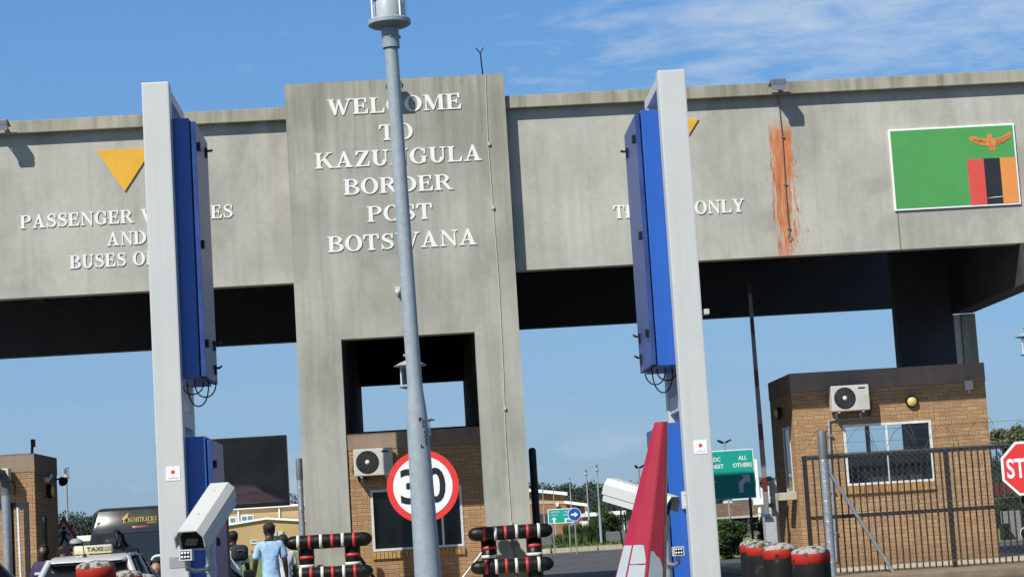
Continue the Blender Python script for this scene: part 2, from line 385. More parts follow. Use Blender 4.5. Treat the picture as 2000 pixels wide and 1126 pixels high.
# ------------------------------------------------------------------ lettering
def text_polys_sans(s, bold=.0):
    cu = bpy.data.curves.new('t', 'FONT'); cu.body = s; cu.size = 1; cu.offset = bold; cu.resolution_u = 4
    o = bpy.data.objects.new('t', cu); C.objects.link(o)
    dg = bpy.context.evaluated_depsgraph_get(); me = o.evaluated_get(dg).to_mesh()
    vs = [v.co.copy() for v in me.vertices]; fs = [tuple(p.vertices) for p in me.polygons]
    o.evaluated_get(dg).to_mesh_clear(); bpy.data.objects.remove(o); bpy.data.curves.remove(cu)
    return vs, fs
def sans(s, x0, x1, z0, z1, y, mb=None, bold=.0, skew=0.0, thick=.002):
    """flat sans capitals filling the rectangle on the plane y (facing -Y), baseline rising by skew"""
    mb = mb or MB(); vs, fs = text_polys_sans(s, bold)
    a = min(v.x for v in vs); b = max(v.x for v in vs); c = min(v.y for v in vs); d = max(v.y for v in vs)
    pts = [(x0 + (v.x - a) / (b - a) * (x1 - x0), y, z0 + (v.y - c) / (d - c) * (z1 - z0) + skew * (v.x - a) / (b - a)) for v in vs]
    return mb.add(pts, fs)
def rect(a, b, c, d): return [(a, b), (c, b), (c, d), (a, d)]
def ring(cx, cy, rx, ry, ix, iy, a0=0, a1=360, n=20, sx=0):
    q = []
    for i in range(n):
        t0 = R(a0 + (a1 - a0) * i / n); t1 = R(a0 + (a1 - a0) * (i + 1) / n)
        q.append([(cx + rx * math.cos(t0), cy + ry * math.sin(t0)), (cx + rx * math.cos(t1), cy + ry * math.sin(t1)), (cx + sx + ix * math.cos(t1), cy + iy * math.sin(t1)), (cx + sx + ix * math.cos(t0), cy + iy * math.sin(t0))])
    return q
def stroke(pts, ws):
    q = []; L = []; Rr = []
    for i, (x, y) in enumerate(pts):
        a = pts[max(0, i - 1)]; b = pts[min(len(pts) - 1, i + 1)]; dx, dy = b[0] - a[0], b[1] - a[1]; l = math.hypot(dx, dy)
        nx, ny = -dy / l * ws[i] / 2, dx / l * ws[i] / 2; L.append((x + nx, y + ny)); Rr.append((x - nx, y - ny))
    for i in range(len(pts) - 1): q.append([Rr[i], Rr[i + 1], L[i + 1], L[i]])
    return q
def foot(x, w, y=0, e=.085, h=.055, up=1):
    b = h + .05
    return [(x - e, y), (x + w + e, y), (x + w + e, y + up * h), (x + w, y + up * b), (x, y + up * b), (x - e, y + up * h)]
def stem(x, w=.2): return [rect(x, 0, x + w, 1), foot(x, w), foot(x, w, 1, up=-1)]
def serif_glyph(ch):
    st, th = .2, .075
    if ch == 'I': return stem(.09) , .38
    if ch == 'L': return stem(.09) + [[(.29, 0), (.72, 0), (.76, .31), (.70, .31), (.60, .07), (.29, .07)]], .78
    if ch in 'EF':
        q = stem(.09) + [[(.29, 1), (.70, 1), (.71, .72), (.65, .72), (.57, .93), (.29, .93)], rect(.29, .475, .52, .545), [(.52, .36), (.58, .36), (.58, .66), (.52, .66), (.47, .545), (.47, .475)]]
        if ch == 'E': q.append([(.29, 0), (.74, 0), (.78, .31), (.72, .31), (.60, .07), (.29, .07)])
        return q, .80
    if ch == 'T': return [rect(.31, 0, .51, .95), foot(.31, .2), [(.02, 1), (.80, 1), (.82, .70), (.755, .70), (.68, .92), (.14, .92), (.065, .70), (0, .70)]], .82
    if ch == 'H': return stem(.09) + stem(.62) + [rect(.29, .47, .62, .545)], .92
    if ch == 'O': return ring(.45, .5, .44, .52, .235, .455, n=28), .90
    if ch == 'C': return ring(.46, .5, .44, .52, .235, .455, 42, 318, 24, .01) + [[(.74, .62), (.81, .62), (.80, .98), (.745, .98), (.70, .86)], [(.76, .14), (.83, .22), (.80, .29), (.74, .25)]], .86
    if ch == 'G': return ring(.46, .5, .44, .52, .235, .455, 42, 300, 24, .01) + [[(.74, .62), (.81, .62), (.80, .98), (.745, .98), (.70, .86)], rect(.62, .06, .82, .40), [(.53, .40), (.90, .40), (.90, .455), (.53, .455)]], .92
    if ch == 'D': return stem(.09) + ring(.36, .5, .53, .5, .32, .425, -90, 90, 20) + [rect(.29, .925, .37, 1), rect(.29, 0, .37, .075)], .91
    if ch == 'B': return stem(.09) + ring(.40, .755, .34, .245, .16, .18, -90, 90, 12) + ring(.42, .27, .39, .27, .20, .195, -90, 90, 14) + [rect(.29, .935, .41, 1), rect(.29, .51, .42, .575), rect(.29, 0, .43, .075)], .83
    if ch == 'P': return stem(.09) + ring(.40, .73, .37, .27, .18, .20, -90, 90, 14) + [rect(.29, .93, .41, 1), rect(.29, .46, .41, .53)], .80
    if ch == 'R': return stem(.09) + ring(.40, .745, .35, .255, .17, .185, -90, 90, 14) + [rect(.29, .93, .41, 1), rect(.29, .49, .41, .56), [(.36, .51), (.56, .53), (.83, .055), (.96, .055), (.96, 0), (.70, 0)]], .94
    if ch == 'K': return stem(.09) + [[(.29, .38), (.29, .48), (.64, .945), (.75, .945)], [(.38, .52), (.54, .66), (.87, .055), (.97, .055), (.97, 0), (.72, 0)], rect(.56, .945, .88, 1)], .96
    if ch == 'A': return [[(.12, .04), (.205, .04), (.47, .80), (.43, 1.0)], [(.58, .04), (.82, .04), (.53, 1.02), (.40, 1.02)], rect(.24, .28, .64, .345), foot(.13, .07, e=.13, h=.05), foot(.60, .22, e=.09, h=.05)], .94
    if ch == 'V': return [[(.10, .96), (.33, .96), (.53, .20), (.53, -.02), (.40, -.02)], [(.72, .96), (.80, .96), (.53, -.02), (.47, .10)], foot(.12, .2, 1, up=-1, h=.05), foot(.72, .08, 1, up=-1, e=.12, h=.05)], .92
    if ch == 'W': return [[(.08, .96), (.30, .96), (.47, .22), (.44, -.02), (.35, -.02)], [(.62, .90), (.56, 1.0), (.35, -.02), (.44, -.02)], [(.52, .97), (.66, 1.0), (.86, .22), (.84, -.02), (.75, -.02)], [(1.07, .96), (1.14, .96), (.84, -.02), (.78, .06)], foot(.10, .18, 1, up=-1, h=.05), foot(1.06, .08, 1, up=-1, e=.12, h=.05)], 1.24
    if ch == 'M': return [rect(.12, 0, .195, .96), rect(.80, 0, 1.0, 1), [(.06, 1), (.30, 1), (.56, .26), (.52, .02), (.48, .02)], [(.80, 1), (.80, .86), (.54, .02), (.50, .10)], foot(.13, .06, e=.11), foot(.80, .2), rect(.02, .945, .14, 1), rect(.98, .945, 1.08, 1)], 1.10
    if ch == 'N': return [rect(.13, 0, .205, .96), rect(.74, 0, .815, 1), [(.06, 1), (.27, 1), (.815, .12), (.815, -.02), (.74, -.02)], foot(.13, .07, e=.11), foot(.74, .07, 1, up=-1, e=.12), rect(.02, .945, .14, 1)], .94
    if ch == 'U': return [rect(.11, .35, .31, .96), rect(.70, .35, .775, .96), foot(.11, .2, 1, up=-1), foot(.70, .07, 1, up=-1, e=.12)] + ring(.4425, .35, .3325, .37, .1325, .29, 180, 360, 18, .0), .90
    if ch == 'Y': return [rect(.34, 0, .54, .44), foot(.34, .2), [(.08, .96), (.30, .96), (.50, .50), (.54, .40), (.34, .40)], [(.70, .96), (.78, .96), (.54, .42), (.46, .46)], foot(.10, .19, 1, up=-1, h=.05), foot(.69, .09, 1, up=-1, e=.11, h=.05)], .88
    if ch == 'Z': return [[(.06, 0), (.06, .06), (.50, .93), (.73, .93), (.73, .90), (.29, .07)], [(.08, 1), (.73, 1), (.73, .92), (.20, .92), (.13, .72), (.07, .72)], [(.05, 0), (.75, 0), (.77, .30), (.71, .30), (.62, .075), (.05, .075)]], .80
    if ch == 'S':
        pts = [(.62, .80), (.52, .94), (.36, .965), (.21, .90), (.155, .76), (.22, .63), (.38, .53), (.54, .44), (.615, .28), (.54, .11), (.37, .035), (.20, .065), (.09, .22)]
        return stroke(pts, [.05, .07, .08, .11, .16, .19, .20, .19, .16, .11, .08, .07, .05]) + [[(.60, .68), (.66, .68), (.65, .99), (.60, .99), (.56, .88)], [(.06, .34), (.12, .34), (.17, .12), (.12, .01), (.07, .01)]], .72
    return [], .38
def serif(s, p0, p1, cap, y, thick, mb=None, gap=.05, split=False):
    """raised serif capitals: baseline from p0=(x,z) to p1=(x,z), on the wall plane y, standing proud by thick"""
    mb = mb or MB(); adv = 0; polys = []
    wd = 0; words = {}
    for ch in s:
        q, w = serif_glyph(ch); wd += ch == ' '
        for k, p in enumerate(q): polys.append((k + 100 * wd, [(u + adv, v) for u, v in p]))
        adv += w + gap
    adv -= gap; lo = min(u for _, p in polys for u, v in p); hi = max(u for _, p in polys for u, v in p)
    sx = (p1[0] - p0[0]) / (hi - lo); sl = (p1[1] - p0[1]) / (hi - lo)
    for k, p in polys:
        area = sum(p[i][0] * p[(i + 1) % len(p)][1] - p[(i + 1) % len(p)][0] * p[i][1] for i in range(len(p)))
        if area < 0: p = p[::-1]
        d = thick * (1 + .012 * (k % 100 % 7)); m_ = words.setdefault(k // 100, MB()) if split else mb
        m_.prism(p, lambda u, v, dd: (p0[0] + (u - lo) * sx, y - dd, p0[1] + v * cap + (u - lo) * sl), d, -.002)
    return list(words.values()) if split else mb
# ------------------------------------------------------------------ shared materials
CONC = concrete('concrete_tower', (.352, .352, .308), streak=.36, top=10.35)
xs, zs = P(1524, 240, 40.3).x, P(1522, 240, 40.3).z
CONC_R = concrete('concrete_beam', (.400, .397, .350), splash=(xs, 6.40, zs + .06, .47), streak=.24, top=None)
CONC_C = concrete('concrete_coping', (.37, .355, .29), streak=.75, top=11.6)
DARK = mat('canopy_shade_grey', (.016, .018, .020), .9, noise=.25, nscale=1.5)  # dark grey taken near black so the canopy's shade is in the colour
DARKB = mat('canopy_beam_shade_grey', (.048, .052, .055), .75, noise=.3, nscale=1.0)  # beams under the canopy: their shade is mixed into the dark tone
BRICK = brick('face_brick')
PLAST = concrete('brown_plaster_band', (.27, .205, .155), streak=.3)
WHITE = mat('white_letter_paint', (.74, .74, .71), .45, noise=.04, nscale=3)
FRAMEW = mat('white_powder_coat', (.50, .515, .505), .42, noise=.035, nscale=2.2)
BLUE = mat('blue_cabinet_paint', (.018, .098, .42), .34, noise=.10, nscale=2.0, coat=.2)
BLUED = mat('worn_shaded_door_blue', (.032, .066, .235), .34, noise=.30, nscale=3.0, spec=.3)  # worn blue, greyed and darkened to carry the shaded look of side doors
BLACK = mat('black_rubber', (.007, .007, .0075), .42, noise=.5, nscale=9, bump=.5, bscale=14, spec=.28)
BLKP = mat('black_plastic', (.008, .008, .009), .45, noise=.2, spec=.3)
GALV = mat('galvanised_steel', (.40, .42, .43), .42, .65, noise=.28, nscale=22)
GREYP = mat('grey_lamp_paint', (.265, .315, .345), .45, noise=.13, nscale=30, bump=.06, bscale=60)
ALU = mat('aluminium_frame', (.60, .61, .61), .5, .2, noise=.12, nscale=8)
REDP = mat('red_tape', (.50, .030, .028), .5, noise=.18, nscale=12)
WTAPE = mat('white_tape', (.60, .62, .55), .55, noise=.12, nscale=14)
SIGNW = mat('sign_white', (.80, .81, .82), .4, noise=.05, nscale=3)
SIGNR = mat('sign_red', (.72, .045, .035), .4, noise=.06, nscale=3)
SIGNK = mat('sign_black', (.013, .013, .015), .45, noise=.1)
SIGNG = mat('sign_green', (.008, .34, .275), .4, noise=.07, nscale=2)
SIGNB = mat('sign_blue', (.012, .075, .42), .4, noise=.07, nscale=3)
YELLOW = mat('yellow_panel', (.66, .36, .018), .5, noise=.07, nscale=3)
GLASS = glass('window_glass', refl=.04); LAMPGL = glass('lamp_glass', (.93, .95, .96), .05)
DGLASS = mat('dark_window', (.006, .007, .008), .05, noise=0, spec=.35)
INTER = mat('dim_interior', (.05, .045, .04), .9, noise=.3)

# ------------------------------------------------------------------ ground
GP = [(-60, 0), (65, 0), (90, .28), (140, .9), (200, 1.0), (300, 1.05), (520, 9.5), (900, 9.5), (3500, 2)]
def gz(Y):
    for (a, p), (b, q) in zip(GP, GP[1:]):
        if Y <= b: return p + (q - p) * (Y - a) / (b - a)
    return GP[-1][1]
g = G('asphalt', .88)
n1 = g.noise(60, detail=6, rough=.75); n2 = g.noise(.25, detail=5); n3 = g.noise(1.3, (1, .25, 1), detail=5)
c = g.ramp(n1, [(.3, (.035, .036, .039)), (.7, (.075, .075, .077))])
c = g.mix(.8, c, g.ramp(n2, [(.35, (.75, .75, .77)), (.65, (1.3, 1.27, 1.22))]), 'MULTIPLY')
c = g.mix(.5, c, g.ramp(n3, [(.4, (.8, .8, .8)), (.65, (1.2, 1.2, 1.2))]), 'MULTIPLY')
g.l(c, g.b.inputs['Base Color']); g.bump(n1, .3, .006); ASPH = g.M
g = G('lawn', .9); n1 = g.noise(3.5, detail=8, rough=.75); n2 = g.noise(.3, detail=4)
c = g.ramp(n1, [(.3, (.075, .12, .020)), (.7, (.20, .25, .055))]); c = g.mix(.6, c, g.ramp(n2, [(.3, (.85, .9, .8)), (.7, (1.2, 1.1, .9))]), 'MULTIPLY')
g.l(c, g.b.inputs['Base Color']); g.bump(n1, .8, .05); LAWN = g.M
EARTH = mat('bare_earth', (.19, .145, .10), .95, noise=.3, nscale=3, bump=.5, bscale=8)
KERB = mat('kerb_concrete', (.42, .37, .28), .9, noise=.2, nscale=5)
def sheet(name, x0, x1, y0, y1, lift, m, nx=8):
    mb = MB(); ys = sorted({y0, y1, *[a for a, _ in GP if y0 < a < y1], *[y0 + (y1 - y0) * i / 12 for i in range(13)]})
    xsn = [x0 + (x1 - x0) * i / nx for i in range(nx + 1)]
    v = [(x, y, gz(y) + lift) for y in ys for x in xsn]; n = nx + 1
    mb.add(v, [(j * n + i, j * n + i + 1, (j + 1) * n + i + 1, (j + 1) * n + i) for j in range(len(ys) - 1) for i in range(nx)], True)
    return structure(name, mb, m)
sheet('ground', -1500, 1500, -60, 3500, 0, mat('dry_ground', (.13, .12, .065), .95, noise=.3, nscale=.4), 4)
sheet('road', -60, 60, -58, 89, .005, ASPH)
sheet('lawn', -45, -2.2, 62, 139, .012, LAWN)
sheet('grass_verge', 9.5, 60, 66, 125, .013, LAWN)
sheet('far_road', -1.0, 40, 100, 138, .016, mat('grey_far_asphalt', (.085, .082, .078), .9, noise=.2, nscale=1))
isl = MB(); isl.bbox((6.2, 35.2, 0), (30, 38.6, .17), .03); structure('kerb_island', isl, EARTH)
isl = MB(); isl.bbox((-30, 35.9, 0), (-6.9, 38.6, .15), .03); structure('kerb_island', isl, EARTH)
for (a, b) in ((-2.6, 2.4), (7.2, 13.2), (-13, -7.2)):
    isl = MB(); isl.bbox((a, 38.7, 0), (b, 54, .14), .03); structure('booth_island', isl, KERB)
# planted corner across the road with its kerb
bed = MB()
kx = [(0.6, 96), (1.6, 93), (3.2, 91.2), (5.5, 90.6), (9.6, 91)]
top = [(x, y, gz(y) + .16) for x, y in kx] + [(9.8, 99, gz(99) + .16), (.2, 101, gz(101) + .16)]
bot = [(x, y, gz(y) - .1) for x, y, z in top]
n = len(top); bed.add(top + bot, [tuple(range(n))] + [(i, n + i, n + (i + 1) % n, (i + 1) % n) for i in range(n)])
structure('planted_bed', bed, mat('bed_soil_grass', (.12, .15, .045), .95, noise=.45, nscale=3))
kb = MB()
for (xa, ya), (xb, yb) in zip(kx, kx[1:]):
    d = Vector((xb - xa, yb - ya, 0)).normalized(); nn = Vector((d.y, -d.x, 0)) * .22
    for s0, s1 in ((.0, .48), (.5, .98)):
        a = Vector((xa, ya, 0)).lerp(Vector((xb, yb, 0)), s0); b = Vector((xa, ya, 0)).lerp(Vector((xb, yb, 0)), s1)
        za, zb = gz(a.y), gz(b.y)
        kb.hexa([(a.x + nn.x, a.y + nn.y, za - .05), (b.x + nn.x, b.y + nn.y, zb - .05), (b.x + nn.x, b.y + nn.y, zb + .19), (a.x + nn.x, a.y + nn.y, za + .19)], -nn)
structure('kerb', kb, KERB)
mk = MB(); y0, y1 = 72, 80
mk.add([(2.0, y0, gz(y0) + .012), (3.9, y0 - 3, gz(y0 - 3) + .012), (4.1, y0 - 2, gz(y0 - 2) + .012), (2.2, y1, gz(y1) + .012)], [(0, 1, 2, 3)])
structure('road_marking', mk, mat('worn_road_paint', (.42, .43, .45), .8, noise=.3, nscale=3))

# ------------------------------------------------------------------ the border gantry
YF, YB, YK = 40.0, 40.3, 52.4
TX0, TX1, TZ = -2.31, 2.05, 10.35
OX0, OX1, OZ = -1.445, 1.175, 5.22
SO, BT = 6.42, 9.92
gant = thing('border_gantry', 'grey concrete gateway spanning the road with a tall central welcome tower', 'gateway', (0, YF, 0))
t = MB(); t.wallgrid(TX0, TX1, 0, TZ, [(OX0, OX1, -1, OZ)], YF, YF + .36)
t.box((TX0 + .01, YF + .36, SO), (TX0 + .3, YF + 1.3, TZ - .02)); t.box((TX1 - .3, YF + .36, SO), (TX1 - .01, YF + 1.3, TZ - .02)); t.box((TX0 + .3, YF + 1.0, SO + .2), (TX1 - .3, YF + 1.29, TZ - .03))
part('tower', t, CONC, gant)
for nm, a, b, m_ in (('beam', -13.2, TX0 + .005, CONC_R), ('beam', TX1 - .005, 13.6, CONC_R)):
    t = MB(); t.box((a, YB, SO), (b, YB + .32, BT - .24)); part(nm, t, m_, gant)
    t = MB(); t.bbox((a, YF + .12, BT - .25), (b, YB + .6, BT), .015); part('coping', t, CONC_C, gant)
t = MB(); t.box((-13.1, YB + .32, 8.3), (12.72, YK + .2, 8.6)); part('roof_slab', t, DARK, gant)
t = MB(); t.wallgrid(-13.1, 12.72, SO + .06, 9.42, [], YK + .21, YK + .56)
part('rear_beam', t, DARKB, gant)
# legs and wall round the rear opening, shade put into their dark colour
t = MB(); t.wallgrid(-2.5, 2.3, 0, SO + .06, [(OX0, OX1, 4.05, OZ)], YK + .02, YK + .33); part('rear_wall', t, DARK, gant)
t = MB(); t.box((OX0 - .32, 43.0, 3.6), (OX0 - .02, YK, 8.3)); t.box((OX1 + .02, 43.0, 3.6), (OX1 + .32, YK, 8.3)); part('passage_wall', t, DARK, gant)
for yy in (44.0, 48.0):
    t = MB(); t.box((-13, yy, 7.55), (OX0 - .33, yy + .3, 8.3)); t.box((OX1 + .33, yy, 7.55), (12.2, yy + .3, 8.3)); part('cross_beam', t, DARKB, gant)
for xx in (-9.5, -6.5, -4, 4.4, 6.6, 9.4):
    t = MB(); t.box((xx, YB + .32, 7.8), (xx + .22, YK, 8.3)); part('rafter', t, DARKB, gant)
for x0, x1 in ((12.24, 12.72), (-13.1, -12.62)):
    t = MB(); t.box((x0, YB - .01, 5.6), (x1, 45.98, SO - .003)); t.box((x0, YB + .33, SO - .003), (x1, 45.98, 8.3)); part('side_beam', t, DARKB, gant)
t = MB(); t.box((10.97, 46, 0), (12.27, 46.4, 8.29)); part('column', t, DARKB, gant)
t = MB(); t.box((12.46, 46, 0), (12.78, 46.6, 5.59)); part('column', t, CONC_C, gant)
t = MB(); t.box((12.30, 46.08, 0), (12.455, 46.3, 5.59)); part('downpipe', t, mat('pale_pipe', (.62, .63, .60), .6), gant)
t = MB(); t.box((-13.9, YK + .01, 0), (-12.5, YK + .36, SO + .06)); part('column', t, DARK, gant)
t = MB(); t.tube([(-12, YB + 1.2, 6.9), (-2.6, YB + 1.2, 6.9)], .05); part('pipe', t, mat('grey_pipe', (.16, .165, .17), .7), gant)
t = MB(); t.tube([(2.4, YB + 1.2, 6.86), (12.0, YB + 1.2, 6.86)], .05); t.tube([(2.4, YB + .7, 6.6), (12.0, YB + .7, 6.6)], .03); t.tube([(5.2, YB + 1.2, 6.86), (6.2, YB + 2.4, 6.9), (7.2, 47, 7.3)], .04); part('pipe', t, mat('grey_pipe', (.16, .165, .17), .7), gant)
# lettering
def wline(s, xl, yl, xr, yr, cap, Y, th):
    a, b = P(xl, yl, Y), P(xr, yr, Y); z = (a.z + b.z) / 2
    for w_, m_ in zip(s.split(), serif(s, (a.x, z), (b.x, z), cap, Y, th, split=True)): part('lettering', m_, WHITE, gant)['label'] = 'white raised letters ' + w_
wline('WELCOME', 640, 225, 901.5, 213, .312, YF, .017)
wline('TO', 741, 274, 807, 271.5, .312, YF, .017)
wline('KAZUNGULA', 616, 331, 941, 312, .312, YF, .017)
wline('BORDER', 672, 381.5, 886, 369.5, .312, YF, .017)
wline('POST', 718, 433.7, 845, 427, .312, YF, .017)
wline('BOTSWANA', 641, 492, 931.5, 478, .312, YF, .017)
wline('PASSENGER VEHICLES', 40, 447, 455, 424.5, .262, YB, .018)
wline('AND', 209, 480, 286, 476, .262, YB, .018)
wline('BUSES ONLY', 137, 525, 357, 513, .262, YB, .018)
wline('TRUCKS ONLY', 1199, 425.6, 1455, 415, .262, YB, .018)
for q in (((189, 295), (244, 374), (299, 289)), ((1255, 239), (1313, 316), (1364, 233))):
    p = [P(x, y, YB) for x, y in q]
    t = MB(); t.prism([(v.x, v.z) for v in p], lambda u, w, d: (u, YB - d, w), .03, -.005); part('triangle_marker', t, YELLOW, gant)
# conduit, small camera on the tower
t = MB(); pts = [P(948, 143, 39.985), P(953, 280, 39.985), P(962, 390, 39.985), P(975, 560, 39.985), P(983, 720, 39.985), P(988, 860, 39.985), P(999, 1024, 39.985)]
t.tube([(p.x, 39.992, p.z) for p in pts], .009, 6)
for x, y in ((955, 281), (963, 405), (986, 797), (998, 1021)):
    p = P(x, y, 39.98); t.box((p.x - .025, 39.96, p.z - .03), (p.x + .025, 40, p.z + .03))
part('conduit', t, mat('old_conduit', (.46, .45, .40), .7), gant)
t = MB(); p = P(1003, 1057, 39.9); t.bbox((p.x - .05, 39.9, p.z - .09), (p.x + .05, 39.995, p.z + .07), .01); t.tube([(p.x, 39.95, p.z - .09), (p.x + .02, 39.95, .1)], .012); part('junction_box', t, mat('grey_box', (.2, .2, .2), .6), gant)
t = MB(); p = P(777, 566, 39.9); t.bbox((p.x - .05, 39.82, p.z - .06), (p.x + .05, 40, p.z + .06), .015); t.tube([(p.x, 39.86, p.z - .02), (p.x - .02, 39.70, p.z - .10)], .035)
single('security_camera', t, FRAMEW, 'tiny white camera fixed to the welcome tower below its lettering', 'camera')
# panel joint seam beneath the flag
t = MB(); p = P(1753, 415, YB); t.box((p.x - .01, YB - .004, SO + .002), (p.x + .014, YB + .01, p.z)); part('joint_seam', t, mat('damp_seam', (.17, .155, .11), .9), gant)

# antenna
b = P(943, 143, 40.2); tt = P(938, 104, 40.2)
t = MB(); t.tube([(b.x, 40.2, TZ - .02), (tt.x, 40.2, tt.z)], .016, 6); t.tube([(tt.x, 40.2, tt.z), (tt.x - .08, 40.2, tt.z + .10)], .012, 6); t.tube([(tt.x, 40.2, tt.z), (tt.x + .07, 40.2, tt.z + .11)], .012, 6)
single('antenna', t, BLKP, 'thin dark forked lightning rod on top of the welcome tower', 'antenna')

# flag panel
fl = thing('flag_panel', 'green flag board with orange eagle and red black orange stripes', 'flag', (P(1866, 400, YB).x, YB, P(1866, 400, YB).z))
fx0, fx1 = P(1740, 330, YB).x, P(1987, 330, YB).x; fz0 = (P(1752, 412, YB).z + P(1993, 399, YB).z) / 2; fz1 = (P(1739, 254, YB).z + P(1980, 241, YB).z) / 2
t = MB(); t.bbox((fx0, YB - .04, fz0), (fx1, YB, fz1), .006); part('frame', t, SIGNW, fl)
bw = .035; ax0, ax1, az0, az1 = fx0 + bw, fx1 - bw, fz0 + bw, fz1 - bw
def fr(u): return ax0 + u * (ax1 - ax0)
def fv(v): return az1 - v * (az1 - az0)
FG = mat('flag_green', (.068, .30, .075), .5, noise=.06, nscale=2); FO = mat('flag_orange', (.68, .265, .06), .5, noise=.06, nscale=4); FR = mat('flag_red', (.60, .075, .055), .5, noise=.05); FK = mat('flag_black', (.016, .017, .021), .5, noise=.05)
t = MB(); t.box((ax0, YB - .044, az0), (ax1, YB - .03, az1)); part('green_field', t, FG, fl)
for nm, a, b, m_ in (('red_stripe', .605, .740, FR), ('black_stripe', .740, .872, FK), ('orange_stripe', .872, 1.0, FO)):
    t = MB(); t.box((fr(a), YB - .048, az0), (fr(b), YB - .04, fv(.415))); part(nm, t, m_, fl)
eg = [(.0, .80), (.03, .95), (.09, .97), (.18, .87), (.30, .77), (.40, .72), (.425, .76), (.43, .90), (.46, .99), (.50, 1.0), (.56, .93), (.545, .88), (.535, .80), (.56, .70), (.66, .70), (.78, .78), (.88, .90), (.95, 1.0), (.99, .99), (1.0, .88), (.965, .72), (.90, .58), (.82, .47), (.73, .38), (.65, .33), (.605, .31), (.575, .24), (.60, .10), (.635, .03), (.585, .05), (.555, .0), (.53, .06), (.50, .0), (.47, .06), (.42, .02), (.455, .12), (.46, .27), (.42, .32), (.34, .36), (.25, .43), (.16, .53), (.08, .64)]
t = MB(); ew0, ew1, ez0, ez1 = fr(.635), fr(.985), fv(.325), fv(.10)
t.prism([(ew0 + u * (ew1 - ew0), ez0 + v * (ez1 - ez0) + (u - .5) * .03) for u, v in eg][::-1], lambda u, w, d: (u, YB - d, w), .051, .0445)
ea = part('eagle', t, mat('flag_eagle_orange', (.62, .22, .05), .5, noise=.12, nscale=9), fl)
t = MB()
for (u0, v0, u1, v1) in ((.08, .74, .40, .58), (.10, .66, .38, .48), (.60, .56, .95, .84), (.62, .46, .92, .66), (.62, .40, .82, .48), (.46, .60, .50, .35), (.30, .66, .22, .52), (.49, .35, .49, .12), (.54, .35, .54, .12)):
    a = Vector((ew0 + u0 * (ew1 - ew0), YB - .053, ez0 + v0 * (ez1 - ez0))); b = Vector((ew0 + u1 * (ew1 - ew0), YB - .053, ez0 + v1 * (ez1 - ez0)))
    d = (b - a).normalized(); nn = Vector((-d.z, 0, d.x)) * .006; t.add([a - nn, b - nn, b + nn, a + nn], [(0, 1, 2, 3)])
part('feather_lines', t, mat('eagle_brown', (.22, .06, .015), .6), ea)
t = MB(); t.add([(fr(.738), YB - .05, fv(.925)), (fr(.872), YB - .05, fv(.915)), (fr(.872), YB - .05, fv(.909)), (fr(.80), YB - .05, fv(.912))], [(0, 1, 2, 3)]); part('scratch', t, SIGNW, fl)

# floodlights along the coping
def floodlight(px_, py_, label, Y=40.02):
    p = P(px_, py_, Y); r = thing('floodlight', label, 'floodlight', p, 'floodlights along the gantry coping')
    t = MB(); t.bbox((-.15, -.24, -.04), (.15, -.05, .10), .03); o = part('housing', t, mat('flood_grey', (.13, .15, .18), .45, .2, noise=.1), None or r)
    o.matrix_parent_inverse = Matrix.Identity(4)
    t = MB(); t.hexa([(-.135, -.235, -.13), (.135, -.235, -.13), (.145, -.245, -.035), (-.145, -.245, -.035)], (0, .05, .01)); o = part('lens', t, mat('flood_glass', (.20, .22, .24), .12, noise=.1), r); o.matrix_parent_inverse = Matrix.Identity(4)
    t = MB(); t.tube([(-.16, -.18, .03), (-.16, .0, .0), (.16, .0, .0), (.16, -.18, .03)], .016, 6); t.box((-.03, -.06, .02), (.03, .13, .09)); o = part('bracket', t, mat('flood_bracket', (.1, .1, .11), .5, .5), r); o.matrix_parent_inverse = Matrix.Identity(4)
    return r
floodlight(1517, 168, 'grey floodlight above the orange paint splash')
floodlight(4, 247, 'grey floodlight at the far left end of the gantry coping')
floodlight(771, 172, 'grey floodlight above the word WELCOME behind the lamp pole', 39.93)
t = MB(); pts = [(1519, 185), (1522, 210), (1526, 250), (1530, 300), (1534, 370), (1539, 430), (1542, 455), (1546, 464), (1541, 469), (1538, 462), (1541, 452)]
t.tube([(P(x, y, YB - .03).x, YB - .03, P(x, y, YB - .03).z) for x, y in pts], .008, 6)
for x, y in ((1523, 208), (1529, 268), (1534, 360), (1541, 446)):
    p = P(x, y, YB - .02); t.box((p.x - .035, YB - .035, p.z - .01), (p.x + .035, YB, p.z + .01))
single('hanging_cable', t, mat('cable_grey', (.16, .16, .16), .6), 'thin cable hanging from the floodlight over the orange paint splash', 'cable')
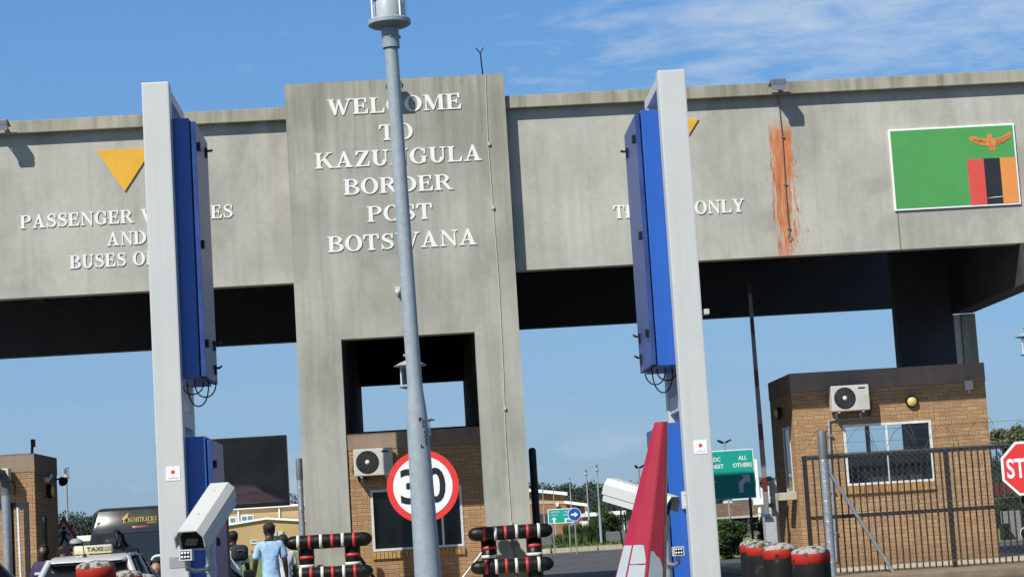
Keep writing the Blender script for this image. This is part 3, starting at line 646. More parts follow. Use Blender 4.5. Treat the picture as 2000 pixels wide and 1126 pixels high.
# ------------------------------------------------------------------ guard booths
def ac_unit(xa, xb, za, zb, Y, label, root_group='air conditioners on the booths', text=True):
    """outdoor unit hanging on the wall plane Y"""
    r = thing('air_conditioner', label, 'air conditioner', ((xa + xb) / 2, Y, za), root_group)
    w = xb - xa; h = zb - za; y0 = Y - .36
    t = MB(); t.bbox((xa, y0, za), (xb, Y - .06, zb), .025); part('casing', t, mat('ac_cream', (.49, .49, .45), .5, noise=.06, nscale=3), r)
    cx = xa + w * .35; cz = (za + zb) / 2; rr = h * .40
    t = MB(); t.lathe([(rr * 1.06, 0), (rr * 1.06, .012), (rr, .014), (rr * .98, .004), (.0, .004)], 32, (cx, y0 + .004, cz), (0, -1, 0), False); part('fan_recess', t, BLKP, r)
    t = MB()
    for k in range(1, 7):
        q = rr * k / 6.6; t.tube([(cx + q * math.cos(a), y0 - .014, cz + q * math.sin(a)) for a in [2 * math.pi * i / 24 for i in range(25)]], .0045, 4, False)
    for k in range(12):
        a = 2 * math.pi * k / 12; t.tube([(cx + .04 * math.cos(a), y0 - .014, cz + .04 * math.sin(a)), (cx + rr * math.cos(a), y0 - .014, cz + rr * math.sin(a))], .0035, 4, False)
    g_ = part('fan_grille', t, mat('ac_grille', (.10, .10, .10), .6), r)
    t = MB(); t.lathe([(.045, 0), (.04, .012), (0, .014)], 14, (cx, y0 - .008, cz), (0, -1, 0)); part('fan_hub', t, SIGNW, g_)
    t = MB()
    for k in range(6): t.box((xa + w * .70, y0 - .003, za + h * (.12 + .09 * k)), (xb - .03, y0 + .01, za + h * (.135 + .09 * k)))
    part('louver', t, mat('ac_louver', (.42, .42, .39), .6), r)
    t = MB(); t.box((xa + w * .72, y0 - .004, zb - h * .16), (xa + w * .90, y0 + .01, zb - h * .10)); part('badge', t, SIGNK, r)
    t = MB()
    for xx in (xa + w * .18, xb - w * .18):
        t.box((xx - .02, y0 + .02, za - .04), (xx + .02, Y, za - .004)); t.box((xx - .02, Y - .03, za - .14), (xx + .02, Y, za - .04))
    part('bracket', t, mat('ac_bracket', (.5, .5, .48), .5, .3), r)
    t = MB(); t.tube([(xb - .01, Y - .2, za + h * .3), (xb + .06, Y - .2, za + h * .28), (xb + .07, Y - .1, za + .02), (xb + .04, Y - .03, za - .15)], .02, 6); part('hose', t, mat('hose_black', (.03, .03, .03), .7), r)
    return r
def wall_light(x, z, Y, r_, label, axis=(0, -1, 0), x_wall=None):
    o = (x, Y, z); t = MB(); r = thing('bulkhead_light', label, 'light', o, 'round bulkhead lights on the booths')
    t.lathe([(r_, 0), (r_ * 1.05, .03), (r_ * .97, .07), (r_ * .84, .075)], 24, o, axis); part('rim', t, BLKP, r)
    t = MB(); t.lathe([(r_ * .86, .06), (r_ * .7, .10), (r_ * .4, .12), (0, .127)], 24, o, axis); part('diffuser', t, mat('amber_diffuser', (.62, .46, .16), .35, noise=.08), r)
    return r
def window(parent, xa, xb, za, zb, Y, mull=(), tr=(), fw=.05, gl=GLASS, ym=.05, frame_m=ALU):
    f = MB(); f.box((xa, Y - .012, za), (xa + fw, Y + ym, zb)); f.box((xb - fw, Y - .012, za), (xb, Y + ym, zb)); f.box((xa + fw, Y - .012, za), (xb - fw, Y + ym, za + fw)); f.box((xa + fw, Y - .012, zb - fw), (xb - fw, Y + ym, zb))
    for m_ in mull: f.box((m_ - .022, Y - .006, za + fw), (m_ + .022, Y + ym - .006, zb - fw))
    w = part('window', f, frame_m, parent)
    p = MB(); p.box((xa + fw, Y + .018, za + fw), (xb - fw, Y + .026, zb - fw)); part('pane', p, gl, w)
    return w
def rowlock(xa, xb, za, zb, y0, y1):
    t = MB(); n = max(1, round((xb - xa) / .085)); s = (xb - xa) / n
    for k in range(n): t.bbox((xa + k * s + .005, y0, za), (xa + (k + 1) * s - .005, y1, zb), .006)
    return t
ROWB = speckled('rowlock_brick', (.40, .24, .095), (.28, .14, .055), 9, .5, .85)
def booth(label, x0, x1, top, band, y0, y1, win, backwin=None, sidewin=None):
    r = thing('guard_booth', label, 'guard booth', ((x0 + x1) / 2, y0, 0), 'brick guard booths under the gantry')
    t = MB(); t.wallgrid(x0, x1, 0, band, [win] if win else [], y0, y0 + .22); part('front_wall', t, BRICK, r)
    t = MB(); t.wallgrid(x0, x1, 0, band, [backwin] if backwin else [], y1 - .22, y1); part('rear_wall', t, BRICK, r)
    for nm, xa, xb, sw in (('side_wall', x0, x0 + .22, sidewin if sidewin and sidewin[0] < 0 else None), ('side_wall', x1 - .22, x1, sidewin if sidewin and sidewin[0] > 0 else None)):
        t = MB(); t.wallgrid(y0 + .22, y1 - .22, 0, band, [sw[1:]] if sw else [], xa, xb).swap(); part(nm, t, BRICK, r)
    t = MB(); t.bbox((x0 - .012, y0 - .012, band), (x1 + .012, y1 + .012, top), .012); part('parapet_band', t, PLAST, r)
    t = MB(); t.box((x0 + .225, y0 + .225, .16), (x1 - .225, y1 - .225, .2)); part('inner_floor', t, INTER, r)
    return r
BY = 42.6
# centre booth
cw = (-1.10, .785, 1.06, 2.32)
bc = booth('brick booth framed by the legs of the central tower', -1.50, 1.30, 3.50, 3.15, BY, 45.2, cw)
window(bc, *cw, BY, mull=(-.02, .36), gl=DGLASS)
part('window_sill', rowlock(-1.12, .80, .90, 1.045, BY - .05, BY + .1), ROWB, bc)
t = MB(); t.box((cw[0] + .06, BY + .9, .9), (cw[1] - .06, BY + .95, 1.4)); part('counter', t, INTER, bc)
a, b = P(690, 900, 42.05), P(767, 900, 42.05); ac_unit(a.x, b.x, P(728, 927, 42.05).z, P(728, 874, 42.05).z, BY, 'cream air conditioner on the middle booth left of the speed sign')
t = MB()
for k in range(7):
    q = [Vector((-1.45 + random.uniform(0, .35) + k * .02, BY - .03 - random.uniform(0, .3), 2.95 - .1 * j + random.uniform(-.08, .08))) for j in range(5)]; t.tube(q, .008, 5)
single('loose_cable', t, BLKP, 'tangle of loose black cables by the middle booth air conditioner', 'cable')
# left booth
bl = booth('brick booth at the left edge under a brown band', -11.6, -7.955, 3.49, 3.11, BY, 45.2, (-10.6, -9.2, 1.1, 2.3), sidewin=(1, 43.25, 43.85, .75, 2.25))
window(bl, -10.6, -9.2, 1.1, 2.3, BY, gl=DGLASS)
f = MB(); f.wallgrid(43.25, 43.85, .75, 2.25, [(43.3, 43.8, .8, 2.2)], -7.985, -7.945).swap(); w_ = part('window', f, mat('dark_frame', (.08, .08, .08), .6), bl)
f = MB(); f.box((-7.975, 43.3, .8), (-7.97, 43.8, 2.2)); part('pane', f, DGLASS, w_)
t = MB(); p = P(64, 872, BY + .1); t.tube([(p.x - .02, BY + .1, 3.48), (p.x - .01, BY + .1, 3.66)], .03, 6); t.bbox((p.x - .03, BY + .03, 3.62), (p.x + .05, BY + .17, 3.78), .02)
single('roof_aerial', t, BLKP, 'short black aerial standing on the left booth roof', 'aerial')
ac_unit(-8.98, P(13, 930, 42.05).x, P(5, 950, 42.05).z, P(5, 915, 42.05).z + .02, BY, 'cream air conditioner cut by the left edge of view on the left booth')
wall_light(-7.93, P(96, 958, 43.9).z, 44.0, .15, 'round unlit light on the shaded side of the left booth', (1, 0, 0))
r = thing('wall_camera', 'grey camera on a bracket high on the shaded side of the left booth', 'camera', (-7.93, 43.2, P(83, 932, 43.2).z))
z = P(83, 932, 43.2).z
t = MB(); t.tube([(-7.93, 43.3, z + .02), (-7.80, 43.3, z)], .02, 6); part('bracket', t, GALV, r); t = MB(); t.tube([(-7.80, 43.5, z + .05), (-7.76, 42.95, z - .06)], [.06, .055], 8); part('body', t, GALV, r)
r = thing('wall_floodlight', 'black floodlight sticking out from the far edge of the left booth', 'floodlight', (-7.93, 45, P(118, 938, 45).z)); z = P(120, 938, 45).z
t = MB(); t.tube([(-7.93, 45, z + .04), (-7.84, 45, z + .04)], .02, 6); part('arm', t, BLKP, r); t = MB(); t.lathe([(.0, -.08), (.06, -.07), (.10, .02), (.11, .05), (0, .05)], 14, (-7.80, 45, z), (.5, -.6, -.5)); part('head', t, BLKP, r)
# right booth, taller
rw = (8.83, 10.70, 1.81, 3.085)
br_ = booth('tall brick booth on the right behind the black gate', 7.80, 11.92, 4.225, 3.83, BY, 45.3, rw, backwin=(8.75, 11.3, 2.45, 3.35), sidewin=(-1, 43.1, 43.9, 1.75, 3.15))
window(br_, *rw, BY, mull=((rw[0] + rw[1]) / 2 - .02,), frame_m=mat('weathered_white_frame', (.62, .62, .60), .6, noise=.2, nscale=6))
t = MB(); t.box((8.75, 45.2, 2.45), (11.3, 45.24, 2.5)); t.box((9.86, 45.1, 2.5), (9.94, 45.2, 3.35)); part('rear_window_frame', t, INTER, br_)
part('window_sill', rowlock(8.76, 10.68, 1.64, 1.795, BY - .06, BY + .1), ROWB, br_)
part('soldier_course', rowlock(8.62, 10.78, 3.09, 3.31, BY - .006, BY + .1), BRICK, br_)
f = MB(); f.wallgrid(43.1, 43.9, 1.75, 3.15, [(43.15, 43.85, 1.8, 3.1)], 7.785, 7.835).swap(); w_ = part('window', f, ALU, br_)
f = MB(); f.box((7.81, 43.15, 1.8), (7.815, 43.85, 3.1)); part('pane', f, DGLASS, w_)
t = MB(); t.bbox((7.42, 42.8, 1.60), (7.795, 43.3, 1.76), .015); part('counter', t, KERB, br_)
t = MB(); t.box((8.9, 43.3, 1.2), (10.6, 43.7, 1.98)); t.box((9.95, 43.4, 1.98), (10.3, 43.6, 2.30)); t.box((8.95, 43.4, 1.98), (9.6, 43.6, 2.2)); part('desk', t, INTER, br_)
a, b = P(1628, 780, 42.05), P(1702, 775, 42.05); ac_unit(a.x, b.x, P(1665, 800, 42.05).z, P(1665, 750, 42.05).z, BY, 'cream air conditioner high on the right booth left of the round lamp')
p = P(1780, 784, BY); wall_light(p.x, p.z, BY, .125, 'round amber light above the right booth window')
p = P(1519, 805, 43.6); wall_light(7.765, p.z, 43.9, .13, 'round light on the shaded left side of the right booth', (-1, 0, 0))
p = P(1891, 752, BY); t = MB(); t.bbox((p.x - .085, BY - .09, p.z - .10), (p.x + .085, BY, p.z + .10), .02); t.tube([(p.x, BY - .03, p.z - .1), (p.x + .01, BY - .02, p.z - .16)], .02, 6)
single('meter_box', t, mat('cream_box', (.55, .53, .47), .5), 'small cream box near the top right corner of the right booth', 'box')
t = MB(); q = [(1700, 800), (1698, 815), (1660, 817), (1619, 820), (1622, 900), (1629, 1000), (1634, 1095)]
t.tube([(P(x, y, BY - .04).x, BY - .04, P(x, y, BY - .04).z) for x, y in q], .022, 6)
for x, y in ((1621, 850), (1626, 960), (1631, 1040)):
    p = P(x, y, BY); t.box((p.x - .05, BY - .07, p.z - .015), (p.x + .05, BY, p.z + .015))
single('drain_pipe', t, mat('bluish_conduit', (.20, .25, .30), .5), 'thin conduit running down the right booth wall from its air conditioner', 'pipe')

# ------------------------------------------------------------------ tower leg bumpers
def capsule(p0, p1, r, n=16):
    p0, p1 = Vector(p0), Vector(p1); L_ = (p1 - p0).length; prof = []
    for k in range(6): a = R(90 * k / 5); prof.append((max(.0001, r * math.sin(a)), r * (1 - math.cos(a)) * 1.3))
    for k in range(1, 9): prof.append((r * (1 + .03 * math.sin(k * 2.1)), r * 1.3 + (L_ - 2.6 * r) * k / 9))
    for k in range(6): a = R(90 - 90 * k / 5); prof.append((max(.0001, r * math.sin(a)), L_ - r * (1 - math.cos(a)) * 1.3))
    return MB().lathe(prof, n, p0, p1 - p0)
def bands(nm, m_, par, p0, p1, r, fr_, w=.055):
    p0, p1 = Vector(p0), Vector(p1); d = (p1 - p0)
    for f_ in fr_: t = MB(); t.lathe([(r * .9, -w / 2), (r * 1.04, -w / 2), (r * 1.04, w / 2), (r * .9, w / 2)], 16, p0 + d * f_, d); part(nm, t, m_, par)
def bumper(label, rolls, uprights, Y):
    r = thing('bumper_guard', label, 'bumper', (P(rolls[0][0], rolls[0][1], Y).x + .8, Y, 0), 'padded bumper guards round the tower legs')
    for (xa, ya, xb, yb, red, wh) in rolls:
        a, b = P(xa, ya, Y), P(xb, yb, Y); z = (a.z + b.z) / 2; a, b = (a.x, Y, z), (b.x, Y, z)
        o = part('horizontal_roll', capsule(a, b, .135), BLACK, r); bands('red_band', REDP, o, a, b, .135, red); bands('white_band', WTAPE, o, a, b, .135, wh)
    for (xc, yt, yb_, red, wh) in uprights:
        a = P(xc, yb_, Y + .14); b = P(xc, yt, Y + .14); a, b = (b.x, Y + .14, .1), (b.x, Y + .14, b.z)
        o = part('upright_roll', MB().lathe([(.145, 0), (.15, .3), (.145, .7), (.15, 1.1), (.145, b[2] - .1)], 16, a), BLACK, r)
        for nm, yy, m_ in (('red_band', red, REDP), ('white_band', wh, WTAPE)):
            z = P(xc, yy, Y + .14).z; part(nm, MB().lathe([(.13, -.03), (.153, -.03), (.153, .03), (.13, .03)], 16, (a[0], a[1], z)), m_, o)
    return r
bumper('black padded bumper with red and white tape round the left tower leg', [(557, 1059, 727, 1052, (.28, .54, .79), (.15, .41, .66)), (561, 1123, 729, 1114, (.28, .53, .79), (.16, .41, .66))], [(598, 1068, 1126, 1088, 1105), (688, 1064, 1126, 1082, 1099)], 39.45)
bumper('black padded bumper with red and white tape round the right tower leg', [(914, 1042, 1080, 1035, (.19, .44, .70), (.32, .57, .83)), (919, 1107, 1082, 1100, (.19, .43, .68), (.31, .55, .82))], [(954, 1051, 1126, 1069, 1086), (1042, 1046, 1126, 1064, 1081)], 39.45)
# bumper right of the frame edge, its rolls seen end on
r = thing('bumper_guard', 'black bumper rolls end on below the stop sign at the right edge', 'bumper', (10.4, 35.3, 0), 'padded bumper guards round the tower legs')
for yy in (976, 1041):
    p = P(1997, yy, 35.4); a, b = (p.x, 35.25, p.z), (p.x + .6, 36.2, p.z)
    o = part('horizontal_roll', capsule(a, b, .11), BLACK, r); bands('white_band', WTAPE, o, a, b, .112, (.12,)); bands('red_band', REDP, o, a, b, .112, (.35,))
t = MB(); t.lathe([(.08, .17), (.08, 1.9)], 12, (10.62, 35.6, 0)); part('post', t, BLACK, r)
# steel pipe posts
def pipe_post(label, x, yt, Y, r_, capz, group='galvanised pipe posts'):
    p = P(x, yt, Y); r = thing('pipe_post', label, 'post', (p.x, Y, 0), group)
    t = MB(); t.lathe([(r_, 0), (r_, p.z - capz)], 14, (p.x, Y, 0))
    for k in range(6): t.lathe([(r_ * 1.0, 0), (r_ * 1.06, .01), (r_ * 1.0, .02)], 14, (p.x, Y, .4 + k * (p.z - .6) / 6))
    part('pipe', t, GALV, r)
    t = MB(); t.lathe([(r_ * 1.08, p.z - capz), (r_ * 1.1, p.z - .03), (r_ * .9, p.z - .005), (0, p.z)], 14, (p.x, Y, 0)); part('sleeve', t, mat('dull_sleeve', (.13, .135, .14), .6, .3, noise=.25), r)
    return r
pipe_post('galvanised pipe post left of the tower beside the left leg', 583.5, 894, 40.8, .06, .42)
r = thing('pipe_post', 'black round topped pipe post right of the right tower leg', 'post', (P(1040, 880, 40.6).x, 40.6, 0), 'galvanised pipe posts')
p = P(1039, 873, 40.6); t = MB(); t.lathe([(.075, 0), (.075, p.z - .06), (.06, p.z - .02), (.0, p.z)], 14, (p.x, 40.6, 0)); part('pipe', t, BLKP, r)
pp = pipe_post('galvanised gate post with a brace at the black gate', 1604, 840, 36.4, .078, .50)
# braces
t = MB(); a, b = P(1611, 908, 36.4), P(1746, 1118, 36.4); t.tube([a, (b.x, 36.4, .16)], .034, 10); part('brace', t, GALV, pp)
p = P(10, 925, 37.2); r = thing('pipe_post', 'bent topped galvanised pipe post at the left edge', 'post', (p.x, 37.2, 0), 'galvanised pipe posts')
t = MB(); t.lathe([(.085, .1), (.085, p.z - .35)], 14, (p.x, 37.2, 0)); part('pipe', t, GALV, r)
t = MB(); t.tube([(p.x, 37.2, p.z - .37), (p.x - .005, 37.2, p.z - .12), (p.x - .05, 37.1, p.z - .01), (p.x - .12, 37.0, p.z + .03)], .094, 12); part('sleeve', t, MAT['dull_sleeve'], r)
t = MB(); a = P(944, 1075, 41.2); t.tube([a, (P(905, 1126, 41.2).x, 41.2, P(905, 1126, 41.2).z), (P(880, 1160, 41.2).x, 41.2, .16)], .03, 8); single('leaning_rail', t, GALV, 'bright steel handrail sloping beside the right bumper guard', 'handrail')
t = MB(); t.tube([(P(700, 1070, 41.4).x, 41.4, P(700, 1085, 41.4).z), (P(745, 1126, 41.4).x, 41.4, .3)], .035, 8); single('leaning_rail', t, BLKP, 'dark handrail sloping beside the left bumper guard', 'handrail')

# ------------------------------------------------------------------ gates, chain-link and razor wire
def gate_black():
    Y = 37.0; x0 = P(1567, 900, Y).x; x1 = 14.6; zb = .24; zt = P(1800, 876, Y).z; zm = P(1800, 998, Y).z
    r = thing('steel_gate', 'black barred steel gate in front of the right booth', 'gate', (x0, Y, 0))
    t = MB(); t.box((x0, Y - .035, zt - .08), (x1, Y + .035, zt)); t.box((x0, Y - .035, zb), (x0 + .075, Y + .035, zt - .08)); t.box((x0 + .075, Y - .03, zm - .035), (x1, Y + .03, zm + .035))
    xv = P(1856, 990, Y).x; t.box((xv - .04, Y - .034, zb - .08), (xv + .04, Y + .034, zt - .08)); part('frame', t, mat('gate_black', (.016, .016, .017), .55, noise=.3, nscale=8), r)
    m0 = None; k = 0; x = x0 + .19
    while x < x1 - .05:
        if abs(x - xv) > .07:
            t = MB(); t.box((x - .011, Y - .026, zb - .05), (x + .011, Y + .006, zt - .08)); o = part('bar', t, MAT['gate_black'], r) if m0 is None else None
            if o is None:
                o = m0.copy(); C.objects.link(o); o.parent = r; o.matrix_parent_inverse = m0.matrix_parent_inverse.copy(); o.location = (x - mx, 0, 0)
            else: m0 = o; mx = x
        x += .1165
    return x0, x1, zt
gx0, gx1, gzt = gate_black()
Y = 37.3; r = thing('steel_gate', 'black gate end frame by the left booth with one white bar', 'gate', (P(40, 1000, Y).x, Y, 0))
xa, xb = P(24, 1000, Y).x, P(56, 1000, Y).x; zt = P(40, 980, Y).z
t = MB(); t.box((xa - .7, Y - .04, zt - .085), (xb, Y + .04, zt)); t.box((xb - .085, Y - .04, .2), (xb, Y + .04, zt - .085)); t.box((xa - .7, Y - .04, .2), (xb - .085, Y + .04, .3)); t.box((xa - .05, Y - .035, .3), (xa + .02, Y + .035, zt - .085)); part('frame', t, MAT['gate_black'], r)
t = MB(); x = P(40, 1040, Y).x; t.tube([(x, Y - .02, .25), (x - .03, Y - .02, zt - .09)], .024, 8); part('bar', t, mat('white_bar', (.7, .71, .72), .5), r)
# chain-link panel strung behind the gate
r = thing('wire_fence', 'fine chain link fence stretched along the black gate', 'fence', (7.3, 36.7, 0))
t = MB(); s_ = .11
def wire(t, a, b, w=.0016):
    a, b = Vector(a), Vector(b); d = (b - a).normalized(); n_ = Vector((0, 1, 0)).cross(d).normalized() * w; m_ = Vector((0, w, 0))
    t.add([a + n_, a - n_ * .5 + m_, a - n_ * .5 - m_, b + n_, b - n_ * .5 + m_, b - n_ * .5 - m_], [(0, 1, 4, 3), (1, 2, 5, 4), (2, 0, 3, 5)])
zt_ = 2.38; zb_ = .2; H_ = zt_ - zb_; x = 6.9 - H_
while x < 13.0:
    xa, xb_ = max(x, 6.9), min(x + H_, 13.0)
    if xb_ > xa:
        wire(t, (xa, 36.72, zb_ + xa - x), (xb_, 36.72, zb_ + xb_ - x)); wire(t, (xa, 36.72, zt_ - (xa - x)), (xb_, 36.72, zt_ - (xb_ - x)))
    x += s_
part('netting', t, GALV, r)
t = MB()
for zz in (.3, 1.35, 2.3): t.tube([(6.9, 36.71, zz), (13, 36.71, zz + .02)], .003, 4)
part('strand', t, GALV, r)
# razor wire coil
t = MB(); t2 = MB(); pts = []; N_ = 620
for i in range(N_):
    a = i * .20; x = gx0 + .15 + i * .0118; rr = .26 + .05 * math.sin(i * .05)
    pts.append((x + .16 * math.sin(a * .5), 36.95 + rr * math.cos(a) * .8, gzt + .17 + rr * math.sin(a) + .05 * math.sin(i * .031)))
t.tube(pts, .0042, 4, False)
for zz, yy in ((gzt + .02, 36.95), (gzt + .2, 36.9), (gzt + .42, 37.0)): t.tube([(gx0 + .1, yy, zz), (9, yy, zz - .02), (11, yy, zz), (14, yy, zz - .02)], .003, 4, False)
for i in range(0, N_, 5):
    p = Vector(pts[i]); d = Vector((random.uniform(-1, 1), 0, random.uniform(-1, 1))).normalized() * .028; t.add([p + d, p - d, p + Vector((0, 0, .008)), p - Vector((.008, 0, 0))], [(0, 2, 1, 3)])
single('razor_wire', t, mat('razor_wire_steel', (.09, .085, .085), .5, .4), 'loose coil of razor wire along the top of the black gate', 'razor wire')

# ------------------------------------------------------------------ signs
t30 = thing('speed_sign', 'round red rimmed 30 speed limit sign half hidden by the lamp post', 'sign', (0, 26, 0))
c = P(826, 949, 26)
t = MB(); t.lathe([(.455, 0), (.455, .02), (0, .02)], 48, (c.x, 26.02, c.z), (0, -1, 0), False); part('red_rim', t, SIGNR, t30)
t = MB(); t.lathe([(.375, .022), (.375, .024), (0, .024)], 48, (c.x, 26.02, c.z), (0, -1, 0), False); part('white_face', t, SIGNW, t30)
t = MB(); sans('3', c.x - .285, c.x - .03, c.z - .215, c.z + .23, 25.993, t, .02); sans('0', c.x + .035, c.x + .285, c.z - .215, c.z + .23, 25.993, t, .02); part('numerals', t, SIGNK, t30)
t = MB(); t.lathe([(.035, 0), (.035, c.z + .3)], 12, (c.x - .02, 26.06, 0)); part('pole', t, GALV, t30)
# stop sign
st_ = thing('stop_sign', 'red octagonal stop sign with white rim at the right edge', 'sign', (P(2007, 913, 35).x, 35, 0)); c = P(2007.5, 913, 35)
def octa(r_): return [(c.x + r_ * math.cos(R(22.5 + 45 * k)), c.z + r_ * math.sin(R(22.5 + 45 * k))) for k in range(8)]
fn = lambda u, w, d: (u, 35 - d, w)
t = MB(); t.prism(octa(.50), fn, .012, 0); part('white_rim', t, SIGNW, st_)
t = MB(); t.prism(octa(.455), fn, .015, .010); part('red_face', t, SIGNR, st_)
t = MB(); sans('STOP', c.x - .375, c.x + .375, c.z - .165, c.z + .175, 34.98, t, .022); part('lettering', t, SIGNW, st_)
t = MB(); t.lathe([(.03, .1), (.03, c.z + .4)], 10, (c.x, 35.06, 0)); part('pole', t, GALV, st_)
# pedestrian warning triangle
Y = 47; a = P(124, 1005, Y); w_ = .47; r = thing('warning_sign', 'red edged triangle sign with a black walking figure by the left booth', 'sign', (a.x, Y, 0)); h_ = .84
tri = lambda s: [(a.x - w_ * s, a.z - h_ / 2 - h_ / 2 * s + (1 - s) * -.06), (a.x + w_ * s, a.z - h_ / 2 - h_ / 2 * s + (1 - s) * -.06), (a.x, a.z - h_ / 2 + h_ / 2 * s - (1 - s) * .14)]
fn = lambda u, w, d: (u, Y - d, w)
t = MB(); t.prism(tri(1), fn, .012, 0); part('red_edge', t, mat('faded_sign_red', (.40, .03, .035), .5), r)
t = MB(); t.prism(tri(.74), fn, .016, .010); part('white_face', t, mat('grey_sign_white', (.5, .5, .5), .5), r)
t = MB(); cx, cz = a.x, a.z - .50; t.lathe([(.045, 0), (0, .001)], 14, (cx + .0, Y - .02, cz + .21), (0, -1, 0))
for q, w2 in (([(0, .15), (-.01, -.02)], .10), ([(-.01, 0), (-.10, -.2)], .055), ([(.0, 0), (.09, -.1), (.10, -.2)], .055), ([(0, .13), (.10, .06), (.15, .04)], .035), ([(-.02, .13), (-.10, .05), (-.10, .0)], .035)):
    for pl in stroke(q, [w2] * len(q)): t.add([(cx + u, Y - .02, cz + v) for u, v in pl], [(0, 1, 2, 3)])
part('walking_figure', t, SIGNK, r)
t = MB(); t.lathe([(.03, 0), (.03, a.z - .1)], 10, (a.x, Y + .04, 0)); part('pole', t, GALV, r)
# large green direction sign
Y = 58.3; r = thing('direction_sign', 'green SADC TRANSIT and ALL OTHERS road sign behind the white frame', 'sign', (8.7, Y, 0))
gx_0, gx_1, gz_0, gz_1 = 7.93, 9.45, 1.845, 3.235
t = MB(); t.bbox((gx_0, Y - .02, gz_0), (gx_1, Y, gz_1), .006); part('rim', t, SIGNW, r)
t = MB(); t.box((gx_0 + .025, Y - .024, gz_0 + .025), (gx_1 - .025, Y - .01, gz_1 - .025)); part('green_face', t, SIGNG, r)
def gt(s, px_, py_, w_px, h_px, t):
    p = P(px_, py_, Y); k = Y / F; sans(s, p.x - w_px / 2 * k, p.x + w_px / 2 * k, p.z - h_px / 2 * k, p.z + h_px / 2 * k, Y - .027, t, .02)
for w_ in (('SADC', 1394, 897, 26), ('TRANSIT', 1391, 911, 45), ('ALL', 1450, 893, 17), ('OTHERS', 1449.5, 907, 37)): t = MB(); gt(*w_, 8.2, t); part('lettering', t, SIGNW, r)['label'] = 'white word ' + w_[0]
def poly(t, pts, Y_, yoff):
    q = [(P(x, y, Y_).x, P(x, y, Y_).z) for x, y in pts]
    if sum(q[i][0] * q[(i + 1) % len(q)][1] - q[(i + 1) % len(q)][0] * q[i][1] for i in range(len(q))) < 0: q = q[::-1]
    t.prism(q, lambda u, w, d: (u, Y_ - d, w), yoff, yoff - .006)
t = MB(); poly(t, [(1444, 961), (1442.5, 941), (1453, 932), (1447, 927.5), (1464, 925.5), (1465, 943), (1459, 938.5), (1451.5, 945), (1452.5, 960.5)], Y, .027)
poly(t, [(1384, 966), (1383, 946), (1378, 946), (1387, 935), (1401, 940), (1394, 942), (1392, 946), (1392.5, 965.5)], Y, .027); part('arrow', t, SIGNW, r)
for xx in (8.2, 9.27):
    t = MB(); t.box((xx - .035, Y + .0, 0), (xx + .035, Y + .07, gz_1 - .1)); part('pole', t, mat('dark_pole', (.05, .055, .06), .6), r)
# small far green sign and blue keep-right sign
Y = 88; k = Y / F
r = thing('direction_sign', 'small far green road sign beside the blue arrow sign', 'sign', (P(1093, 1023, Y).x, Y, gz(Y)))
a, b = P(1071, 1022.5, Y), P(1119, 991, Y)
t = MB(); t.box((a.x, Y - .02, a.z), (b.x, Y, b.z)); part('rim', t, SIGNW, r); t = MB(); t.box((a.x + .03, Y - .024, a.z + .03), (b.x - .03, Y - .01, b.z - .03)); part('green_face', t, SIGNG, r)
t = MB()
for s, x_, y_, w_px in (('PASSENGER', 1084, 999, 19), ('VEHICLES', 1083, 1005, 13), ('TRUCK', 1108, 998, 13), ('TRANSIT', 1107, 1004, 16)):
    p = P(x_, y_, Y); sans(s, p.x - w_px / 2 * k, p.x + w_px / 2 * k, p.z - 1.4 * k, p.z + 1.4 * k, Y - .027, t, .02)
part('lettering', t, mat('faded_white', (.5, .6, .58), .5), r)
t = MB(); poly(t, [(1081, 1020), (1080, 1014), (1077, 1014.5), (1082, 1009), (1087, 1013.5), (1084, 1014), (1084.5, 1020)], Y, .027); poly(t, [(1103.5, 1020), (1102.5, 1011.5), (1112, 1010.5), (1112, 1009), (1117, 1012), (1112.5, 1015), (1112.3, 1013), (1106, 1013.5), (1106.5, 1020)], Y, .027); part('arrow', t, SIGNW, r)
for xx in (1079, 1110):
    t = MB(); p = P(xx, 1000, Y + .04); t.lathe([(.03, gz(Y)), (.03, b.z - .1)], 8, (p.x, Y + .05, 0)); part('pole', t, GALV, r)
Y = 86; c = P(1122, 1003.5, Y); k = Y / F
r = thing('arrow_sign', 'round blue sign with a white arrow pointing right', 'sign', (c.x, Y, gz(Y)))
t = MB(); t.lathe([(13 * k, 0), (13 * k, .02), (0, .02)], 32, (c.x, Y, c.z), (0, -1, 0), False); part('white_rim', t, SIGNW, r)
t = MB(); t.lathe([(12 * k, .022), (12 * k, .024), (0, .024)], 32, (c.x, Y, c.z), (0, -1, 0), False); part('blue_face', t, SIGNB, r)
t = MB(); poly(t, [(1115, 1002.4), (1122, 1002), (1122, 998.6), (1129, 1003.5), (1122.5, 1009), (1122.3, 1005.4), (1115.2, 1005.8)], Y, .027); part('arrow', t, SIGNW, r)
t = MB(); t.lathe([(.03, gz(Y)), (.03, c.z + .2)], 8, (c.x, Y + .04, 0)); part('pole', t, GALV, r)
